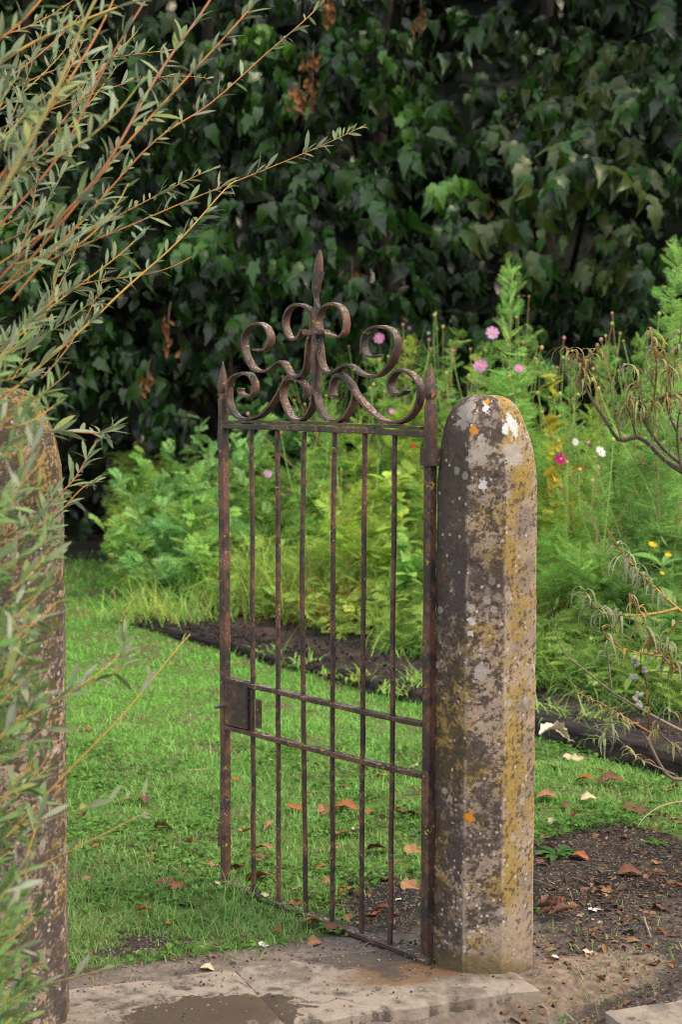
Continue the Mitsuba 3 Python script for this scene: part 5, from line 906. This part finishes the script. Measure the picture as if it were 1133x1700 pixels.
BR, GR_, BRS = (.12, .10, .08), [(.25, .29, .16), (.33, .34, .24), (.20, .25, .11)], [(.33, .22, .12), (.40, .30, .09), (.30, .22, .14), (.30, .32, .15), (.34, .36, .16)]
for a in (([(1190, 830), (1133, 783), (1097, 756), (1058, 726), (1032, 732), (1010, 705), (981, 660), (966, 612)], 5.7, 5.5, .011, .003, BR, (.93, 1.0), 9, .07, BRS), ([(966, 612), (955, 590), (938, 575)], 5.5, 5.45, .003, .001, (.36, .20, .06), (.2, 1), 4, .07, BRS), ([(966, 612), (980, 590), (990, 578)], 5.5, 5.5, .003, .001, (.36, .20, .06), (.2, 1), 4, .06, BRS),
          ([(1032, 730), (1022, 688), (1012, 626)], 5.5, 5.5, .004, .0015, (.15, .09, .07), (.6, 1), .35, .05, BRS), ([(1058, 726), (1050, 700), (1043, 674)], 5.55, 5.5, .004, .002, BR, (.4, 1), 2, .09, GR_ + BRS), ([(1170, 800), (1133, 770), (1094, 736), (1066, 688), (1062, 660)], 5.7, 5.5, .009, .003, BR, (.7, 1.0), 4, .10, GR_ + BRS),
          ([(1022, 690), (1046, 660), (1060, 625), (1040, 605)], 5.5, 5.5, .004, .0015, (.3, .17, .07), (.3, 1), 2.6, .09, BRS + GR_), ([(1075, 700), (1090, 620), (1086, 572), (1078, 543)], 5.6, 5.5, .005, .0012, (.34, .17, .05), (.3, 1), 2.0, .09, BRS), ([(1170, 640), (1133, 651), (1105, 660), (1074, 668)], 5.7, 5.5, .006, .002, BR, (.2, 1), 2.4, .10, GR_ + BRS), ([(1150, 760), (1133, 730), (1108, 668), (1120, 600), (1131, 540)], 5.6, 5.5, .007, .002, BR, (.3, 1), 2.4, .10, BRS + GR_), ([(1120, 620), (1100, 600), (1092, 580)], 5.5, 5.45, .003, .001, (.4, .2, .05), (0, 1), 3, .08, BRS), ([(1133, 780), (1125, 720), (1130, 680)], 5.5, 5.4, .005, .002, BR, (.2, 1), 2, .09, GR_ + BRS),
          ([(1170, 1040), (1125, 1009), (1082, 970), (1043, 929), (1024, 903), (1005, 872)], 5.8, 5.5, .006, .002, (.40, .24, .05), (.35, 1), 2.0, .10, GR_), ([(1125, 1009), (1064, 1021), (1008, 1019), (987, 1006), (966, 974)], 5.7, 5.45, .005, .0015, (.40, .24, .05), (.3, 1), 1.8, .095, GR_), ([(1170, 1150), (1133, 1120), (1098, 1086), (1077, 1046), (1045, 985)], 5.7, 5.5, .006, .002, (.36, .2, .05), (.2, 1), 1.5, .10, GR_ + BRS), ([(1098, 1088), (1072, 1086), (1024, 1070), (1000, 1041)], 5.6, 5.45, .004, .0015, (.36, .2, .05), (.2, 1), 1.4, .09, GR_ + BRS),
          ([(1180, 1235), (1117, 1205), (1072, 1181), (1011, 1144), (961, 1104), (939, 1086), (924, 1051), (917, 1017)], 5.8, 5.4, .006, .0012, (.26, .21, .17), (0, 0), 0, .1, BRS), ([(1016, 1144), (1011, 1104), (1006, 1070)], 5.5, 5.45, .004, .002, (.2, .17, .13), (.6, 1), 1.4, .08, GR_), ([(1080, 1216), (1043, 1194), (1006, 1172), (958, 1149)], 5.6, 5.4, .004, .001, (.28, .11, .06), (.3, 1), 1.4, .035, BRS), ([(1180, 1300), (1133, 1293), (1114, 1290), (1093, 1263), (1067, 1215)], 5.7, 5.6, .007, .005, (.17, .12, .10), (.0, .0), 0, .1, BRS), ([(1077, 1240), (1078, 1200), (1077, 1155), (1064, 1107)], 5.7, 5.6, .005, .003, (.14, .07, .04), (.3, 1), .5, .05, BRS), ([(1060, 1200), (1035, 1200), (1012, 1205), (1003, 1230)], 5.55, 5.45, .003, .0012, (.33, .2, .05), (.35, 1), 3.0, .085, GR_), ([(1120, 1285), (1075, 1265), (1050, 1250), (1040, 1238)], 5.5, 5.4, .003, .001, (.24, .17, .13), (.5, 1), 2, .04, BRS), ([(1133, 1260), (1110, 1230), (1090, 1205), (1120, 1180)], 5.7, 5.6, .004, .002, BR, (.2, 1), 1.3, .08, GR_ + BRS), ([(1150, 1130), (1120, 1100), (1110, 1060), (1130, 1030)], 5.6, 5.5, .004, .002, (.35, .19, .05), (.2, 1), 2.0, .09, BRS + GR_), ([(1133, 1330), (1085, 1345), (1060, 1372)], 5.5, 5.3, .003, .001, (.3, .22, .15), (0, 0), 0, .1, BRS)): wilt_branch(*a)
dl.put('foliage', 'herb_leaf', wilt, smooth=False, kind='stuff')
for px, py in ((1052, 1095), (1058, 1102), (1071, 1113), (1052, 1124), (1056, 1162), (1060, 1155), (1063, 1168), (1090, 1086)):
    wf = Bag()
    for q in range(5):
        b = trimesh.creation.icosphere(1, .007); wf.add(b.vertices + at(px, py, 5.6) + sr.normal(0, .005, 3), b.faces, (.36, .34, .31))
    wf.put('seed_head', 'matte', wilt)
